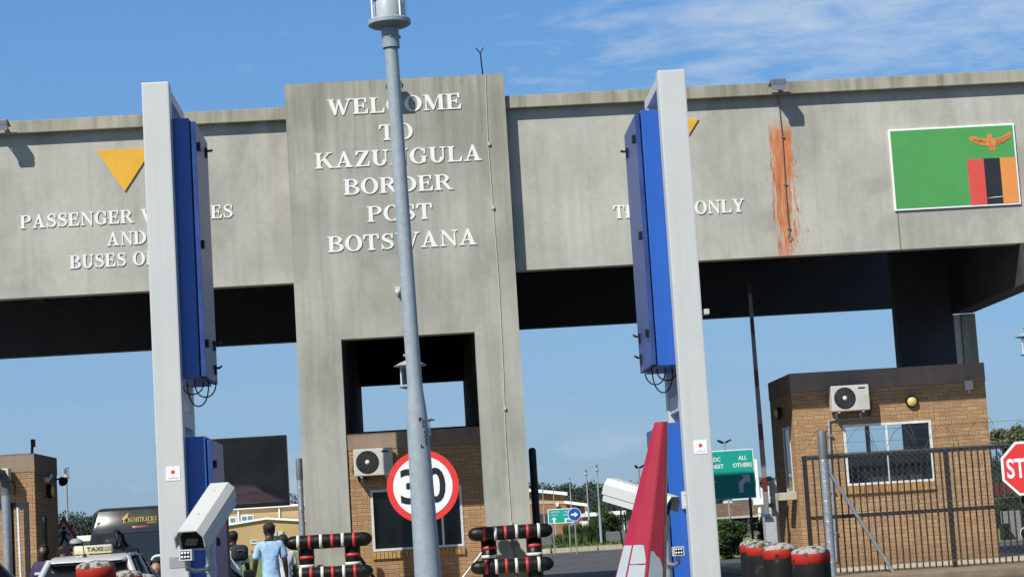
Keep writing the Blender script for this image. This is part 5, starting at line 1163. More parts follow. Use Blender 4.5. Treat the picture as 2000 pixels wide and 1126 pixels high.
def car(label, X, Y, paint, roof_z=1.36, taxi=False, group=None, wid=1.62, L_=3.9, roofw=1.10):
    r = thing('parked_car', label, 'car', (X, Y, 0), group)
    bz = roof_z * .66
    t = loft([rrect(X, Y + y, w, z0, z1, .09) for y, w, z0, z1 in ((0, wid - .18, .38, bz - .12), (.12, wid - .03, .26, bz), (.8, wid, .2, bz), (2.7, wid, .2, bz - .01), (3.4, wid - .05, .22, bz - .16), (L_ - .1, wid - .16, .26, bz - .26), (L_, wid - .4, .34, bz - .36))]); part('body', t, paint, r)
    s = lambda y, w0, w1, z1: [(X - w0 / 2, Y + y, bz - .03), (X + w0 / 2, Y + y, bz - .03), (X + w1 / 2, Y + y + .0, z1), (X - w1 / 2, Y + y, z1)]
    # glasshouse: rear screen slopes forward
    zr = roof_z - .05
    v = [(X - wid / 2 + .07, Y + .14, bz - .03), (X + wid / 2 - .07, Y + .14, bz - .03), (X + roofw / 2 + .03, Y + .42, zr - .03), (X - roofw / 2 - .03, Y + .42, zr - .03),
         (X - wid / 2 + .07, Y + 2.75, bz - .03), (X + wid / 2 - .07, Y + 2.75, bz - .03), (X + roofw / 2, Y + 2.0, zr), (X - roofw / 2, Y + 2.0, zr)]
    t = MB(); t.add(v, [(0, 1, 2, 3), (5, 4, 7, 6), (1, 5, 6, 2), (4, 0, 3, 7), (3, 2, 6, 7)]); part('window', t, CARGL, r)
    t = loft([rrect(X, Y + y, w, z0, z1, .03, 3) for y, w, z0, z1 in ((.26, roofw - .06, zr - .07, zr - .035), (.34, roofw + .06, zr - .06, zr + .005), (.7, roofw + .08, zr - .02, roof_z - .008), (1.3, roofw + .08, zr, roof_z), (1.9, roofw + .04, zr - .01, roof_z - .025), (2.1, roofw - .04, zr - .05, roof_z - .06))]); part('roof', t, paint, r)
    for sx in (-1, 1):
        t = MB(); t.tube([(X + sx * (wid / 2 - .06), Y + .16, bz), (X + sx * (roofw / 2 + .03), Y + .44, zr - .02)], .05, 6); part('pillar', t, paint, r)
        t = MB(); t.tube([(X + sx * (wid / 2 - .07), Y + 2.72, bz), (X + sx * (roofw / 2 - .02), Y + 1.97, zr - .03)], .026, 6); part('pillar', t, paint, r)
        t = MB(); t.tube([(X + sx * (wid / 2 - .05), Y + 1.45, bz), (X + sx * (roofw / 2 + .035), Y + 1.42, zr - .01)], .03, 6); part('pillar', t, paint, r)
    for sx in (-1, 1):
        for yy in (.65, 3.1):
            w_ = part('wheel', MB().lathe([(.12, -.09), (.29, -.09), (.31, -.05), (.31, .05), (.29, .09), (.12, .09)], 24, (X + sx * (wid / 2 - .09), Y + yy, .31), (1, 0, 0)), TYRE, r)
            part('rim', MB().lathe([(.0, .095), (.19, .092), (.2, .07)], 18, (X + sx * (wid / 2 - .09), Y + yy, .31), (sx, 0, 0)), ALU, w_)
        t = MB(); t.bbox((X + sx * (wid / 2 - .08) - .07, Y + .0, bz - .28), (X + sx * (wid / 2 - .08) + .05, Y + .15, bz - .06), .02); part('tail_lamp', t, REDLENS, r)
        t = MB(); t.bbox((X + sx * (wid / 2 + .08) - .09, Y + 2.25, bz + .0), (X + sx * (wid / 2 + .08) + .09, Y + 2.36, bz + .13), .03); part('mirror', t, BLKP, r)
    t = MB(); t.box((X - .26, Y - .006, .5), (X + .26, Y + .1, .61)); part('number_plate', t, mat('plate_yellow', (.55, .42, .06), .5), r)
    if taxi:
        for sx in (-1, 1):
            t = MB(); t.tube([(X + sx * (roofw / 2 - .02), Y + .75, roof_z - .01), (X + sx * (roofw / 2 - .02), Y + .85, roof_z + .05), (X + sx * (roofw / 2 - .02), Y + 1.7, roof_z + .05), (X + sx * (roofw / 2 - .02), Y + 1.85, roof_z - .02)], .022, 6); part('roof_rail', t, BLKP, r)
        sg = MB(); k = 27.8 / F; xa, xb = P(146, 1073, 27.8).x, P(221, 1073, 27.8).x; za, zb_ = roof_z + .012, P(185, 1063.5, 27.8).z
        sg = loft([rrect((xa + xb) / 2, 27.7 + y, w, za, z1, .02, 3) for y, w, z1 in ((0, xb - xa - .02, zb_ - .01), (.02, xb - xa, zb_), (.14, xb - xa - .02, zb_), (.18, xb - xa - .06, zb_ - .04))])
        o = part('taxi_sign', sg, mat('taxi_cream', (.50, .48, .36), .4, noise=.05), r)
        t = MB(); z_ = P(185, 1075.5, 27.7).z; sans('TAXI', P(169, 1070, 27.7).x, P(200, 1070, 27.7).x, z_ , P(185, 1067, 27.7).z, 27.696, t, .015); part('lettering', t, SIGNK, o)
        t = MB(); t.box((xa + .01, 27.697, za + .002), (xb - .01, 27.704, za + .022)); part('yellow_strip', t, mat('taxi_yellow', (.55, .50, .16), .5), o)
        t = MB(); t.tube([(X - .06, Y + .5, roof_z - .02), (X - .07, Y + .42, roof_z + .17)], .007, 5); t.lathe([(.03, 0), (.02, .04), (0, .045)], 10, (X - .06, Y + .5, roof_z - .03)); part('antenna', t, BLKP, r)
    return r
zt_ = P(185, 1081, 28).z
tx = P(170, 1100, 27).x
car('silver taxi with a cream roof sign and black roof rails', tx, 26.7, SILVER, zt_ - .005, True, None, 1.47, 3.9, .95)
xl = P(-12, 1046, 15).x
car('dark car cut by the left edge of view', xl - .62, 13.0, BLKPAINT, P(0, 1046, 15).z - .02, False, None, 1.72, 4.2, 1.12)
car('dark car with a pale roof edge waiting behind the left white frame', P(346, 1090, 30).x, 30.0, mat('dusty_dark_car', (.012, .012, .013), .5, noise=.2, spec=.3), P(330, 1084, 30.5).z, False, None, 1.5, 3.3, .74)
t = MB(); q_ = [P(x, y, 30.35) for x, y in ((297, 1093), (299, 1088), (304, 1085), (318, 1083.5), (372, 1080.5))]; t.tube([(p.x, 30.35, p.z) for p in q_], .022, 8)
single('roof_bar', t, FRAMEW, 'white roof bar over the dark car behind the left white frame', 'roof bar')
# black tour van seen from behind
Yv = 34.5; k = Yv / F; vx = P(273, 1050, Yv).x; vt = P(300, 985, Yv).z
r = thing('tour_van', 'black tour van with gold lettering on its tailgate behind the taxi', 'van', (vx, Yv, 0))
t = loft([rrect(vx, Yv + y, w * 1.078, z0, z1, rr, 5, ti) for y, w, z0, z1, rr, ti in ((.10, 1.56, .55, vt - .10, .10, .13), (.0, 1.62, .45, vt - .55, .07, .04), (.04, 1.66, .3, vt - .25, .12, .1), (.22, 1.70, .3, vt - .02, .16, .11), (.5, 1.72, .3, vt, .16, .11), (3.6, 1.72, .3, vt, .16, .12), (4.3, 1.68, .3, vt - .35, .16, .14), (4.8, 1.55, .35, 1.1, .16, .1))][1:]) 
part('body', t, BLKPAINT, r)
# tailgate: curved upper panel over the rear window
def tail(y_off, zs, wf):
    v = []; n = 10
    for z, bow in zs:
        for j in range(n + 1):
            u = -1 + 2 * j / n; v.append((vx + u * wf(z), Yv + bow + .05 * abs(u) ** 3 - y_off, z))
    m_ = n + 1; t = MB(); return t.add(v, [(a * m_ + j, a * m_ + j + 1, (a + 1) * m_ + j + 1, (a + 1) * m_ + j) for a in range(len(zs) - 1) for j in range(n)], True)
zs1 = P(300, 1037, Yv).z; wf = lambda z: .852 - max(0, (z - 1.0)) * .155
part('tailgate', tail(.02, [(zs1 + .008 + (vt - .07 - zs1) * k_ / 5, -.02 + .14 * (k_ / 5) ** 1.6) for k_ in range(6)], wf), mat('dusty_black_paint', (.018, .019, .019), .24, noise=.25, nscale=3, coat=.5), r)
w_ = part('rear_window', tail(.025, [(1.02, -.05), (1.2, -.035), (zs1 - .01, -.02)], lambda z: wf(z) - .05), CARGL, r)
t = MB(); part('window_seal', tail(.018, [(.99, -.05), (zs1 + .01, -.02)], lambda z: wf(z) - .01), BLKP, w_)
a, b = P(258, 1032, Yv), P(290, 1024, Yv); t = loft([rrect((a.x + b.x) / 2, Yv - .035 + y, (b.x - a.x) - w, (a.z + b.z) / 2 - .022 + w * .1, (a.z + b.z) / 2 + .022 - w * .1, .012, 3) for y, w in ((0, .03), (.012, 0), (.09, 0))]); part('brake_lamp', t, mat('pinkish_lens', (.28, .10, .11), .25), r)
GOLD = mat('gold_lettering', (.62, .47, .13), .45, noise=.08)
def taily(z): return Yv - .04 + .14 * max(0, (z - zs1) / (vt - .07 - zs1)) ** 1.6
a, b = P(249.5, 1018.5, Yv), P(306, 1015, Yv); z_ = (a.z + b.z) / 2
part('lettering', serif('BUSHTRACKS', (a.x, z_), (b.x, z_), .070, taily(z_) + .01, .018, gap=.03), GOLD, r)
a, b = P(287, 1021, Yv), P(306, 1020, Yv); part('lettering', serif('AFRICA', (a.x, a.z), (b.x, a.z), .028, taily(a.z) + .01, .016, gap=.03), GOLD, r)
yv_ = taily(P(245, 1019, Yv).z) - .012
bird = [(238.3, 1013.5), (240, 1010), (243.5, 1006.5), (246.5, 1005), (246.8, 1003), (248.5, 1001.7), (253.5, 1002.6), (250.5, 1003.6), (249.3, 1005), (249.2, 1008), (247.5, 1011.5), (245.3, 1013.3), (245.3, 1018.6), (247.5, 1020), (244, 1020.4), (243.9, 1014), (242.7, 1014.2), (242.2, 1019.5), (243.2, 1020.8), (240.2, 1020.8), (241.2, 1014), (239.5, 1014.8)]
t = MB(); bmx = bmesh.new(); f = bmx.faces.new([bmx.verts.new((P(x, y, Yv).x, yv_, P(x, y, Yv).z)) for x, y in bird]); bmesh.ops.triangulate(bmx, faces=[f]); t.bm(bmx); part('bird_emblem', t, GOLD, r)
# under-view mirror on its arm
m0 = P(226.5, 1037, Yv - .3); m1 = P(229, 1052, Yv - .3)
t = MB(); t.tube([(m0.x - .01, Yv + .02, m0.z), (m0.x, Yv - .3, m0.z), (m0.x + .02, Yv - .32, m1.z), (P(236, 1062, Yv - .32).x, Yv - .32, P(236, 1062, Yv - .3).z), (P(228, 1071, Yv - .3).x, Yv - .34, P(228, 1070, Yv - .3).z)], [.03, .04, .022, .05, .03], 8); part('mirror_arm', t, BLKP, r)
c = P(217, 1060, Yv - .36); t = loft([rrect(c.x, Yv - .40 + y, w, c.z - h, c.z + h, .03, 4) for y, w, h in ((0, .16, .05), (.02, .20, .07), (.1, .16, .06))]); part('mirror', t, mat('mirror_dark', (.04, .035, .035), .15), r)
for sx in (-1, 1):
    for yy in (.9, 3.7):
        w_ = part('wheel', MB().lathe([(.12, -.1), (.31, -.1), (.33, 0), (.31, .1), (.12, .1)], 22, (vx + sx * .82, Yv + yy, .33), (1, 0, 0)), TYRE, r)
    t = MB(); t.bbox((vx + sx * .82 - .06, Yv - .03, .7), (vx + sx * .82 + .06, Yv + .1, 1.05), .02); part('tail_lamp', t, REDLENS, r)

# ------------------------------------------------------------------ people
def skinned(verts, edges, radii, sub=2, flat=.78):
    me = bpy.data.meshes.new('skin_tmp'); me.from_pydata(verts, edges, []); o = bpy.data.objects.new('skin_tmp', me); C.objects.link(o)
    md = o.modifiers.new('skin', 'SKIN'); md.use_smooth_shade = True; md.branch_smoothing = .4
    for i, rr in enumerate(radii):
        sv = me.skin_vertices[0].data[i]; sv.radius = (rr, rr) if not isinstance(rr, tuple) else rr; sv.use_root = (i == 0)
    s_ = o.modifiers.new('sub', 'SUBSURF'); s_.levels = sub; s_.render_levels = sub
    dg = bpy.context.evaluated_depsgraph_get(); ev = o.evaluated_get(dg); m2 = ev.to_mesh()
    t = MB(); t.add([v.co.copy() for v in m2.vertices], [tuple(p.vertices) for p in m2.polygons], True); ev.to_mesh_clear(); bpy.data.objects.remove(o); bpy.data.meshes.remove(me)
    return t
def person(label, X, Y, z0, H, yaw, skin, shirt, trousers, hair, larm=(0, 0, 0), rarm=(0, 0, 0), stride=.0, headturn=0.0, nod=0.0, hairlen=0, group='people at the gate', sleeve=.85, jacket=False):
    """faces +Y before yaw; larm / rarm = (outward, forward, elbow bend) in metres at the hand"""
    r = thing('person', label, 'person', (X, Y, z0), group); k = H / 1.75
    V, E, Rr = [], [], []
    def add(p, rad, par=None):
        V.append(Vector(p)); Rr.append(rad); i = len(V) - 1
        if par is not None: E.append((par, i))
        return i
    pel = add((0, 0, .96), .135); sp = add((0, .0, 1.12), .125, pel); ch = add((0, 0, 1.30), .155, sp); nk = add((0, -.01, 1.455), .072, ch); nk2 = add((0, .005, 1.505), .069, nk)
    hf = Vector((math.sin(-headturn), math.cos(headturn), 0)); hb = Vector((0, .01, 0)) + hf * nod * .5
    h1 = add(Vector((0, .012, 1.552)) + hf * (.02 + nod * .3), .084, nk2); h2 = add(Vector((0, 0, 1.625)) + hf * (.012 + nod * .5), .108, h1); h3 = add(Vector((0, 0, 1.688)) + hf * (.004 + nod * .6), .090, h2)
    add(Vector((0, 0, 1.742)) + hf * (.0 + nod * .65), .058, h3)
    add(Vector((0, 0, 1.612)) + hf * (.105 + nod * .5), .013, h2)
    hr = Vector((hf.y, -hf.x, 0))
    for s in (-1, 1): add(Vector((0, 0, 1.615)) + hr * s * .095 + hf * nod * .5, .015, h2)
    body = {}
    for s, arm in ((-1, larm), (1, rarm)):
        sh = add((s * .168, 0, 1.405), .070, ch); um = add((s * (.198 + arm[0] * .3), arm[1] * .2, 1.27), .058, sh); el = add((s * (.215 + arm[0] * .55), -.015 + arm[1] * .35, 1.125 + arm[2] * .1), .046, um)
        fm = add((s * (.222 + arm[0] * .8), .02 + arm[1] * .7, 1.0 + arm[2] * .5), .042, el); wr = add((s * (.225 + arm[0]), .045 + arm[1], .885 + arm[2]), .026, fm); pa = add((s * (.225 + arm[0]), .06 + arm[1], .82 + arm[2]), .034, wr)
        body[s] = (sh, um, el, fm, wr)
        for f_, (dy, ln) in enumerate(((.028, .085), (.010, .098), (-.008, .092), (-.026, .075))):
            a = add((s * (.225 + arm[0]), .06 + arm[1] + dy, .775 + arm[2]), .0095, pa); add((s * (.222 + arm[0] - .012), .068 + arm[1] + dy, .775 - ln * .75 + arm[2]), .008, a)
        a = add((s * (.215 + arm[0]), .098 + arm[1], .815 + arm[2]), .011, pa); add((s * (.208 + arm[0]), .118 + arm[1], .775 + arm[2]), .009, a)
    for s in (-1, 1):
        hp = add((s * .085, 0, .88), .095, pel); kn = add((s * .10, .02 + s * stride * .5, .49), .06, hp); an = add((s * .10, -.02 + s * stride, .09), .042, kn); add((s * .115, .13 + s * stride, .045), .038, an); body[('l', s)] = (hp, kn, an)
    M = Matrix.Translation((X, Y, z0)) @ Matrix.Rotation(yaw, 4, 'Z') @ Matrix.Scale(k, 4)
    t = skinned(V, E, Rr, 1 if Y > 45 else 2); part('body', t.xf(M), skin, r)
    def cloth(idx, edges, extra, name, m_, shift=None):
        vv = [V[i] for i in idx]; mp = {i: n for n, i in enumerate(idx)}; tt = skinned(vv, [(mp[a], mp[b]) for a, b in edges], [Rr[i] + extra for i in idx]); return part(name, tt.xf(M), m_, r)
    ids = [pel, sp, ch]; ed = [(pel, sp), (sp, ch)]; V.append(Vector((0, -.008, 1.44))); Rr.append(.072); ids.append(len(V) - 1); ed.append((ch, len(V) - 1))
    V.append(Vector((0, 0, .82))); Rr.append(.152); ids.append(len(V) - 1); ed.append((pel, len(V) - 1))
    for s in (-1, 1):
        sh, um, el, fm, wr = body[s]; lst = [sh, um] + ([el, fm] if jacket else [])
        if not jacket:
            V.append(V[um].lerp(V[el], sleeve)); Rr.append(.046); lst.append(len(V) - 1)
        prev = ch
        for q in lst: ids.append(q); ed.append((prev, q)); prev = q
    cloth(ids, ed, .022 if not jacket else .034, 'jacket' if jacket else 'shirt', shirt)
    V.append(Vector((0, 0, .88))); Rr.append(.105); wst = len(V) - 1; ids = [wst]; ed = []
    for s in (-1, 1):
        hp, kn, an = body[('l', s)]; V.append(Vector((s * .085, 0, .79))); Rr.append(.085); h_ = len(V) - 1; ids += [h_, kn, an]; ed += [(wst, h_), (h_, kn), (kn, an)]
    Rr[pel] -= .03; cloth(ids, ed, .020, 'trousers', trousers); Rr[pel] += .03
    for s in (-1, 1):
        a = V[body[('l', s)][2]]; t = MB(); bmx = bmesh.new(); bmesh.ops.create_uvsphere(bmx, u_segments=12, v_segments=8, radius=1); t.bm(bmx, True, M @ Matrix.Translation((a.x + s * .008, a.y + .06, .05)) @ Matrix.Diagonal((.055, .145, .052, 1))); part('shoe', t, BLKP, r)
    if hair:
        c_ = V[h2] + Vector((0, 0, .040)) - hf * .012; t = MB(); bmx = bmesh.new(); bmesh.ops.create_icosphere(bmx, subdivisions=3, radius=1)
        for v in bmx.verts:
            v.co *= 1 + .05 * math.sin(v.co.x * 23 + v.co.z * 17)
        for v in list(bmx.verts):
            w = v.co; f_ = w.dot(hf)
            if (f_ > .25 and w.z < .62) or (w.z < (-.45 - hairlen * 9)): bmx.verts.remove(v)
        sc = (.099 + .012 * bool(hairlen), .105, .094 + hairlen)
        t.bm(bmx, True, M @ Matrix.Translation(c_ - Vector((0, 0, hairlen * .4))) @ Matrix.Diagonal((*sc, 1))); part('hair', t, hair, r)
    # eyes, brow line and mouth set into the face
    t = MB()
    for s in (-1, 1):
        c_ = V[h2] + hf * .088 + hr * s * .034 + Vector((0, 0, .004)); bmx = bmesh.new(); bmesh.ops.create_uvsphere(bmx, u_segments=8, v_segments=6, radius=.0125); t.bm(bmx, True, M @ Matrix.Translation(c_))
    c_ = V[h1] + hf * .058 + Vector((0, 0, .0)); bmx = bmesh.new(); bmesh.ops.create_uvsphere(bmx, u_segments=8, v_segments=6, radius=1); t.bm(bmx, True, M @ Matrix.Translation(c_) @ Matrix.Rotation(math.atan2(-hf.x, hf.y), 4, 'Z') @ Matrix.Diagonal((.026, .012, .008, 1)))
    part('facial_features', t, mat('eye_dark', (.03, .018, .015), .4), r)
    return r, V, M, (h2, hf, ch, sp)
SK1 = mat('dark_skin', (.040, .022, .015), .5, noise=.1); SK2 = mat('brown_skin', (.10, .055, .036), .5, noise=.1); SK3 = mat('light_brown_skin', (.27, .14, .09), .5, noise=.08)
HAIRK = mat('black_hair', (.008, .007, .007), .7, noise=.3, nscale=40)
def cloth_mat(n_, c_): return mat(n_, c_, .85, noise=.22, nscale=5, bump=1.0, bscale=9)
SHAVED = mat('shaved_hair', (.018, .012, .010), .8)
# man in blue shirt walking away
Y = 33.0; p = P(527, 1030, Y); zh = P(520, 1017.5, Y).z; k_ = .0
person('man in a light blue short sleeved shirt and blue trousers seen from behind', P(528, 1080, Y).x, Y, zh - 1.76, 1.74, R(4), SK1, cloth_mat('light_blue_shirt', (.30, .47, .66)), cloth_mat('navy_trousers', (.035, .07, .15)), SHAVED, (.05, .02, 0), (.02, .0, 0), .12)
# man with backpack in white shirt, turned left
Y = 36.0; zh = P(452, 1033.5, Y).z
pb, V_, M_, ix = person('man in a white shirt with a dark backpack beside the blue cabinets', P(456, 1090, Y).x, Y, zh - 1.74, 1.72, R(24), SK1, cloth_mat('white_shirt', (.66, .68, .72)), cloth_mat('black_trousers', (.02, .02, .022)), HAIRK, (.0, .05, 0), (.06, .0, 0), .1)
t = MB(); bmx = bmesh.new(); bmesh.ops.create_icosphere(bmx, subdivisions=4, radius=1)
for v in bmx.verts: v.co = Vector([math.copysign(abs(q) ** .55, q) * .5 for q in v.co])
t.bm(bmx, True, M_ @ Matrix.Translation((.05, -.20, 1.36)) @ Matrix.Rotation(.12, 4, 'X') @ Matrix.Diagonal((.30, .17, .28, 1)))
bag = single('backpack', t, cloth_mat('backpack_dark', (.022, .026, .035)), 'dark rounded backpack worn by the man in the white shirt', 'backpack')
t = MB(); t.tube([M_ @ Vector(q) for q in ((-.02, -.292, 1.39), (.02, -.295, 1.41), (.07, -.295, 1.405), (.10, -.292, 1.38))], .008, 5); part('logo_stroke', t, mat('green_logo', (.10, .22, .15), .6), bag)
t = MB()
for s in (-1, 1): t.tube([M_ @ Vector(q) for q in ((s * .11, -.14, 1.46), (s * .11, .0, 1.475), (s * .115, .13, 1.40), (s * .12, .12, 1.22), (s * .13, -.10, 1.16))], .018, 6)
part('strap', t, MAT['backpack_dark'], bag)
# person whose dark head shows behind the blue-shirted man
Y = 36.5; zh = P(556, 1040, Y).z
person('person with a dark head covering partly behind the blue shirted man', P(553, 1080, Y).x, Y, zh - 1.66, 1.62, R(20), SK1, cloth_mat('white_blouse', (.55, .55, .56)), MAT['black_trousers'], HAIRK, hairlen=.04)
# officer in dark purple jacket near the left booth
Y = 36.5; zh = P(80, 1061, Y).z
po, V_, M_, ix = person('man in a dark purple work jacket with a silver band by the left booth', P(86, 1100, Y).x, Y, zh - 1.76, 1.74, R(150), SK1, cloth_mat('purple_jacket', (.040, .030, .085)), MAT['black_trousers'], SHAVED, (.03, .05, 0), (.03, .05, 0), .03, R(18), .03, jacket=True)
t = MB(); c_ = []
for a in range(0, 361, 15): c_.append(M_ @ Vector((.172 * math.cos(R(a)), .172 * math.sin(R(a)) * .98, 1.255)))
t.add([q + Vector((0, 0, h)) for q in c_ for h in (-.022, .022)], [(2 * i, 2 * i + 2, 2 * i + 3, 2 * i + 1) for i in range(len(c_) - 1)]); part('reflective_band', t, mat('silver_band', (.50, .50, .56), .4, noise=.06), po)
# two people behind the taxi
Y = 35.5; zh = P(125, 1061, Y).z
person('person with short black hair behind the taxi under the warning sign', P(124, 1080, Y).x, Y, zh - 1.72, 1.70, R(-40), SK3, cloth_mat('grey_top', (.2, .2, .22)), MAT['black_trousers'], HAIRK, headturn=R(-20))
Y = 34.5; zh = P(149, 1049, Y).z
pc, V_, M_, ix = person('person wearing a grey cap behind the taxi roof sign', P(148, 1080, Y).x, Y, zh - 1.76, 1.74, R(-70), SK2, cloth_mat('pale_shirt', (.6, .58, .52)), MAT['black_trousers'], HAIRK, headturn=R(10))
hd = V_[ix[0]]; t = MB(); bmx = bmesh.new(); bmesh.ops.create_icosphere(bmx, subdivisions=3, radius=1); bmesh.ops.delete(bmx, geom=[v for v in bmx.verts if v.co.z < -.05], context='VERTS'); t.bm(bmx, True, M_ @ Matrix.Translation(hd + Vector((0, 0, .05))) @ Matrix.Diagonal((.112, .12, .085, 1)))
cap = part('cap', t, cloth_mat('grey_cap', (.27, .29, .29)), pc)
t = MB(); hf = ix[1]; q0 = hd + Vector((0, 0, .05)) + hf * .10; hr_ = Vector((hf.y, -hf.x, 0)); t.hexa([M_ @ (q0 - hr_ * .08), M_ @ (q0 + hr_ * .08), M_ @ (q0 + hr_ * .06 + hf * .09 - Vector((0, 0, .015))), M_ @ (q0 - hr_ * .06 + hf * .09 - Vector((0, 0, .015)))], (0, 0, -.012)); part('visor', t, MAT['grey_cap'], cap)
# woman by the left frame
Y = 29.5; zh = P(303, 1092, Y).z
person('woman with long black hair looking down beside the left white frame', P(307, 1120, Y).x, Y, zh - 1.60, 1.58, R(155), SK3, cloth_mat('dark_top', (.03, .03, .035)), MAT['black_trousers'], HAIRK, headturn=R(15), nod=.05, hairlen=.06)

# ------------------------------------------------------------------ vegetation
LEAF1 = foliage('leaf_green', (.012, .028, .008), (.060, .105, .028)); LEAF2 = foliage('leaf_mid', (.03, .055, .014), (.13, .18, .055)); LEAF3 = foliage('leaf_grey_green', (.035, .05, .025), (.15, .165, .085))
BARK = mat('bark', (.09, .065, .045), .9, noise=.3, nscale=8, bump=.6)
def leaves(t, c, rad, n, leaf, clumps=18, rnd=random):
    cs = []
    for _ in range(clumps):
        while True:
            q = Vector((rnd.uniform(-1, 1), rnd.uniform(-1, 1), rnd.uniform(-1, 1)))
            if .25 < q.length < 1: break
        cs.append((q, rnd.uniform(.22, .42)))
    for _ in range(n):
        q, s = rnd.choice(cs); o = Vector((rnd.gauss(0, 1), rnd.gauss(0, 1), rnd.gauss(0, .8))) * s * .55; p = q + o
        p = Vector((c[0] + p.x * rad[0], c[1] + p.y * rad[1], c[2] + p.z * rad[2]))
        a = Vector((rnd.gauss(0, 1), rnd.gauss(0, 1), rnd.gauss(0, 1))).normalized(); b = a.orthogonal().normalized(); l = leaf * rnd.uniform(.6, 1.4)
        t.add([p - a * l, p - b * l * .45, p + a * l, p + b * l * .45], [(0, 1, 2, 3)])
    return t
def tree(label, name, X, Y, z0, h, rad, n, leaf, m_, cat='tree', group=None, trunk=.09):
    r = thing(name, label, cat, (X, Y, z0), group); cz = z0 + h - rad[2]
    part('crown', leaves(MB(), (X, Y, cz), rad, n, leaf), m_, r)
    t = MB(); t.tube([(X, Y, z0 - .1), (X + .03, Y, z0 + (cz - z0) * .6), (X - .02, Y + .02, cz + rad[2] * .4)], [trunk, trunk * .75, trunk * .3], 8)
    for k in range(5):
        a = k * 1.3; t.tube([(X, Y, z0 + (cz - z0) * .75), (X + math.cos(a) * rad[0] * .6, Y + math.sin(a) * rad[1] * .6, cz + rad[2] * random.uniform(-.1, .5))], [trunk * .5, trunk * .15], 5)
    part('trunk', t, BARK, r); return r
# dark bushes by the big green sign
Y = 66; k = Y / F; p = P(1424, 1052, Y); tree('dark rounded bush below the large green sign', 'bush', p.x, Y, 0, P(1424, 1010, Y).z, (34 * k, .5, 38 * k), 5200, .055, LEAF1, 'bush', 'bushes round the border post')
Y = 70; k = Y / F; p = P(1408, 1030, Y); tree('greener bush top just behind the dark bush under the large sign', 'bush', p.x, Y, 0, P(1420, 1012, Y).z, (36 * k, .6, 26 * k), 3000, .06, LEAF2, 'bush', 'bushes round the border post')
Y = 60; k = Y / F; p = P(1494, 1040, Y); tree('narrow dark bush behind the raised boom', 'bush', p.x, Y, 0, P(1494, 1010, Y).z, (15 * k, .4, 26 * k), 1800, .05, LEAF1, 'bush', 'bushes round the border post')
# trees right of the right booth
Y = 92; k = Y / F; p = P(1970, 857, Y); tree('round leafy tree rising behind the gate beside the stop sign', 'tree', p.x, Y, gz(Y), P(1970, 833, Y).z - gz(Y), (33 * k, .9, 26 * k), 4200, .09, LEAF3, 'tree', None, .12)
Y = 75; k = Y / F; p = P(1966, 982, Y); tree('dark low bush behind the gate bars under the stop sign', 'bush', p.x, Y, gz(Y), P(1966, 962, Y).z - gz(Y), (24 * k, .6, 22 * k), 2200, .06, LEAF1, 'bush', 'bushes round the border post')
# planted corner
def blades(t, x, y, z, h, n, spread, w):
    for _ in range(n):
        a = random.uniform(0, 6.28); s = random.uniform(.2, 1) * spread; l = h * random.uniform(.6, 1.1); b0 = Vector((x + random.gauss(0, .05), y + random.gauss(0, .05), z)); d = Vector((math.cos(a), math.sin(a), 0)); n_ = Vector((-d.y, d.x, 0)) * w
        m_ = b0 + d * s * .4 + Vector((0, 0, l * .65)); e = b0 + d * s + Vector((0, 0, l))
        t.add([b0 - n_, b0 + n_, m_ + n_ * .8, m_ - n_ * .8, e], [(0, 1, 2, 3), (3, 2, 4)])
    return t
for x, y, Y, h, lab in ((1090, 1056, 97, .65, 'grassy tuft at the left end of the planted bed'), (1117, 1062, 94.5, .62, 'grassy tuft in front of the arrow sign pole'), (1133, 1048, 99, .9, 'tall grass tuft behind the arrow sign pole'), (1150, 1052, 97, 1.0, 'broad leaved spiky plant left of the tallest post lamp'), (1163, 1050, 98, 1.25, 'tallest spiky plant by the tallest post lamp'), (1120, 1035, 101, 1.0, 'leafy plant under the small green sign')):
    p = P(x, y, Y); t = MB()
    for _ in range(7): blades(t, p.x + random.uniform(-.4, .4), Y + random.uniform(-.4, .4), gz(Y) + .1, h, 60, .35, .018 if h < .8 else .04)
    single('ornamental_grass', t, LEAF2 if h < .8 else LEAF1, lab, 'plant', 'plants in the bed across the road')
t = MB()
for _ in range(260): blades(t, random.uniform(.9, 9.3), random.uniform(92.5, 99), gz(95) + .1, random.uniform(.1, .25), 14, .15, .02)
tag(mesh_obj('bed_grass', t, LEAF2), kind='stuff')
for x, Y, w, h, lab in ((1192, 150, 24, 44, 'wide green bush under the far carport'), (1176, 156, 16, 50, 'green bush left of the far carport bush')):
    k = Y / F; p = P(x, 1040, Y); tree(lab, 'bush', p.x, Y, gz(Y), h * k, (w * k, .9, h * k * .5), 2600, .10, LEAF1, 'bush', 'bushes round the border post')
p = P(497, 1078, 128); t = MB(); blades(t, p.x, 128, gz(128), .45, 90, .4, .03); single('ornamental_grass', t, LEAF2, 'small spiky plant at the wall behind the walking men', 'plant')
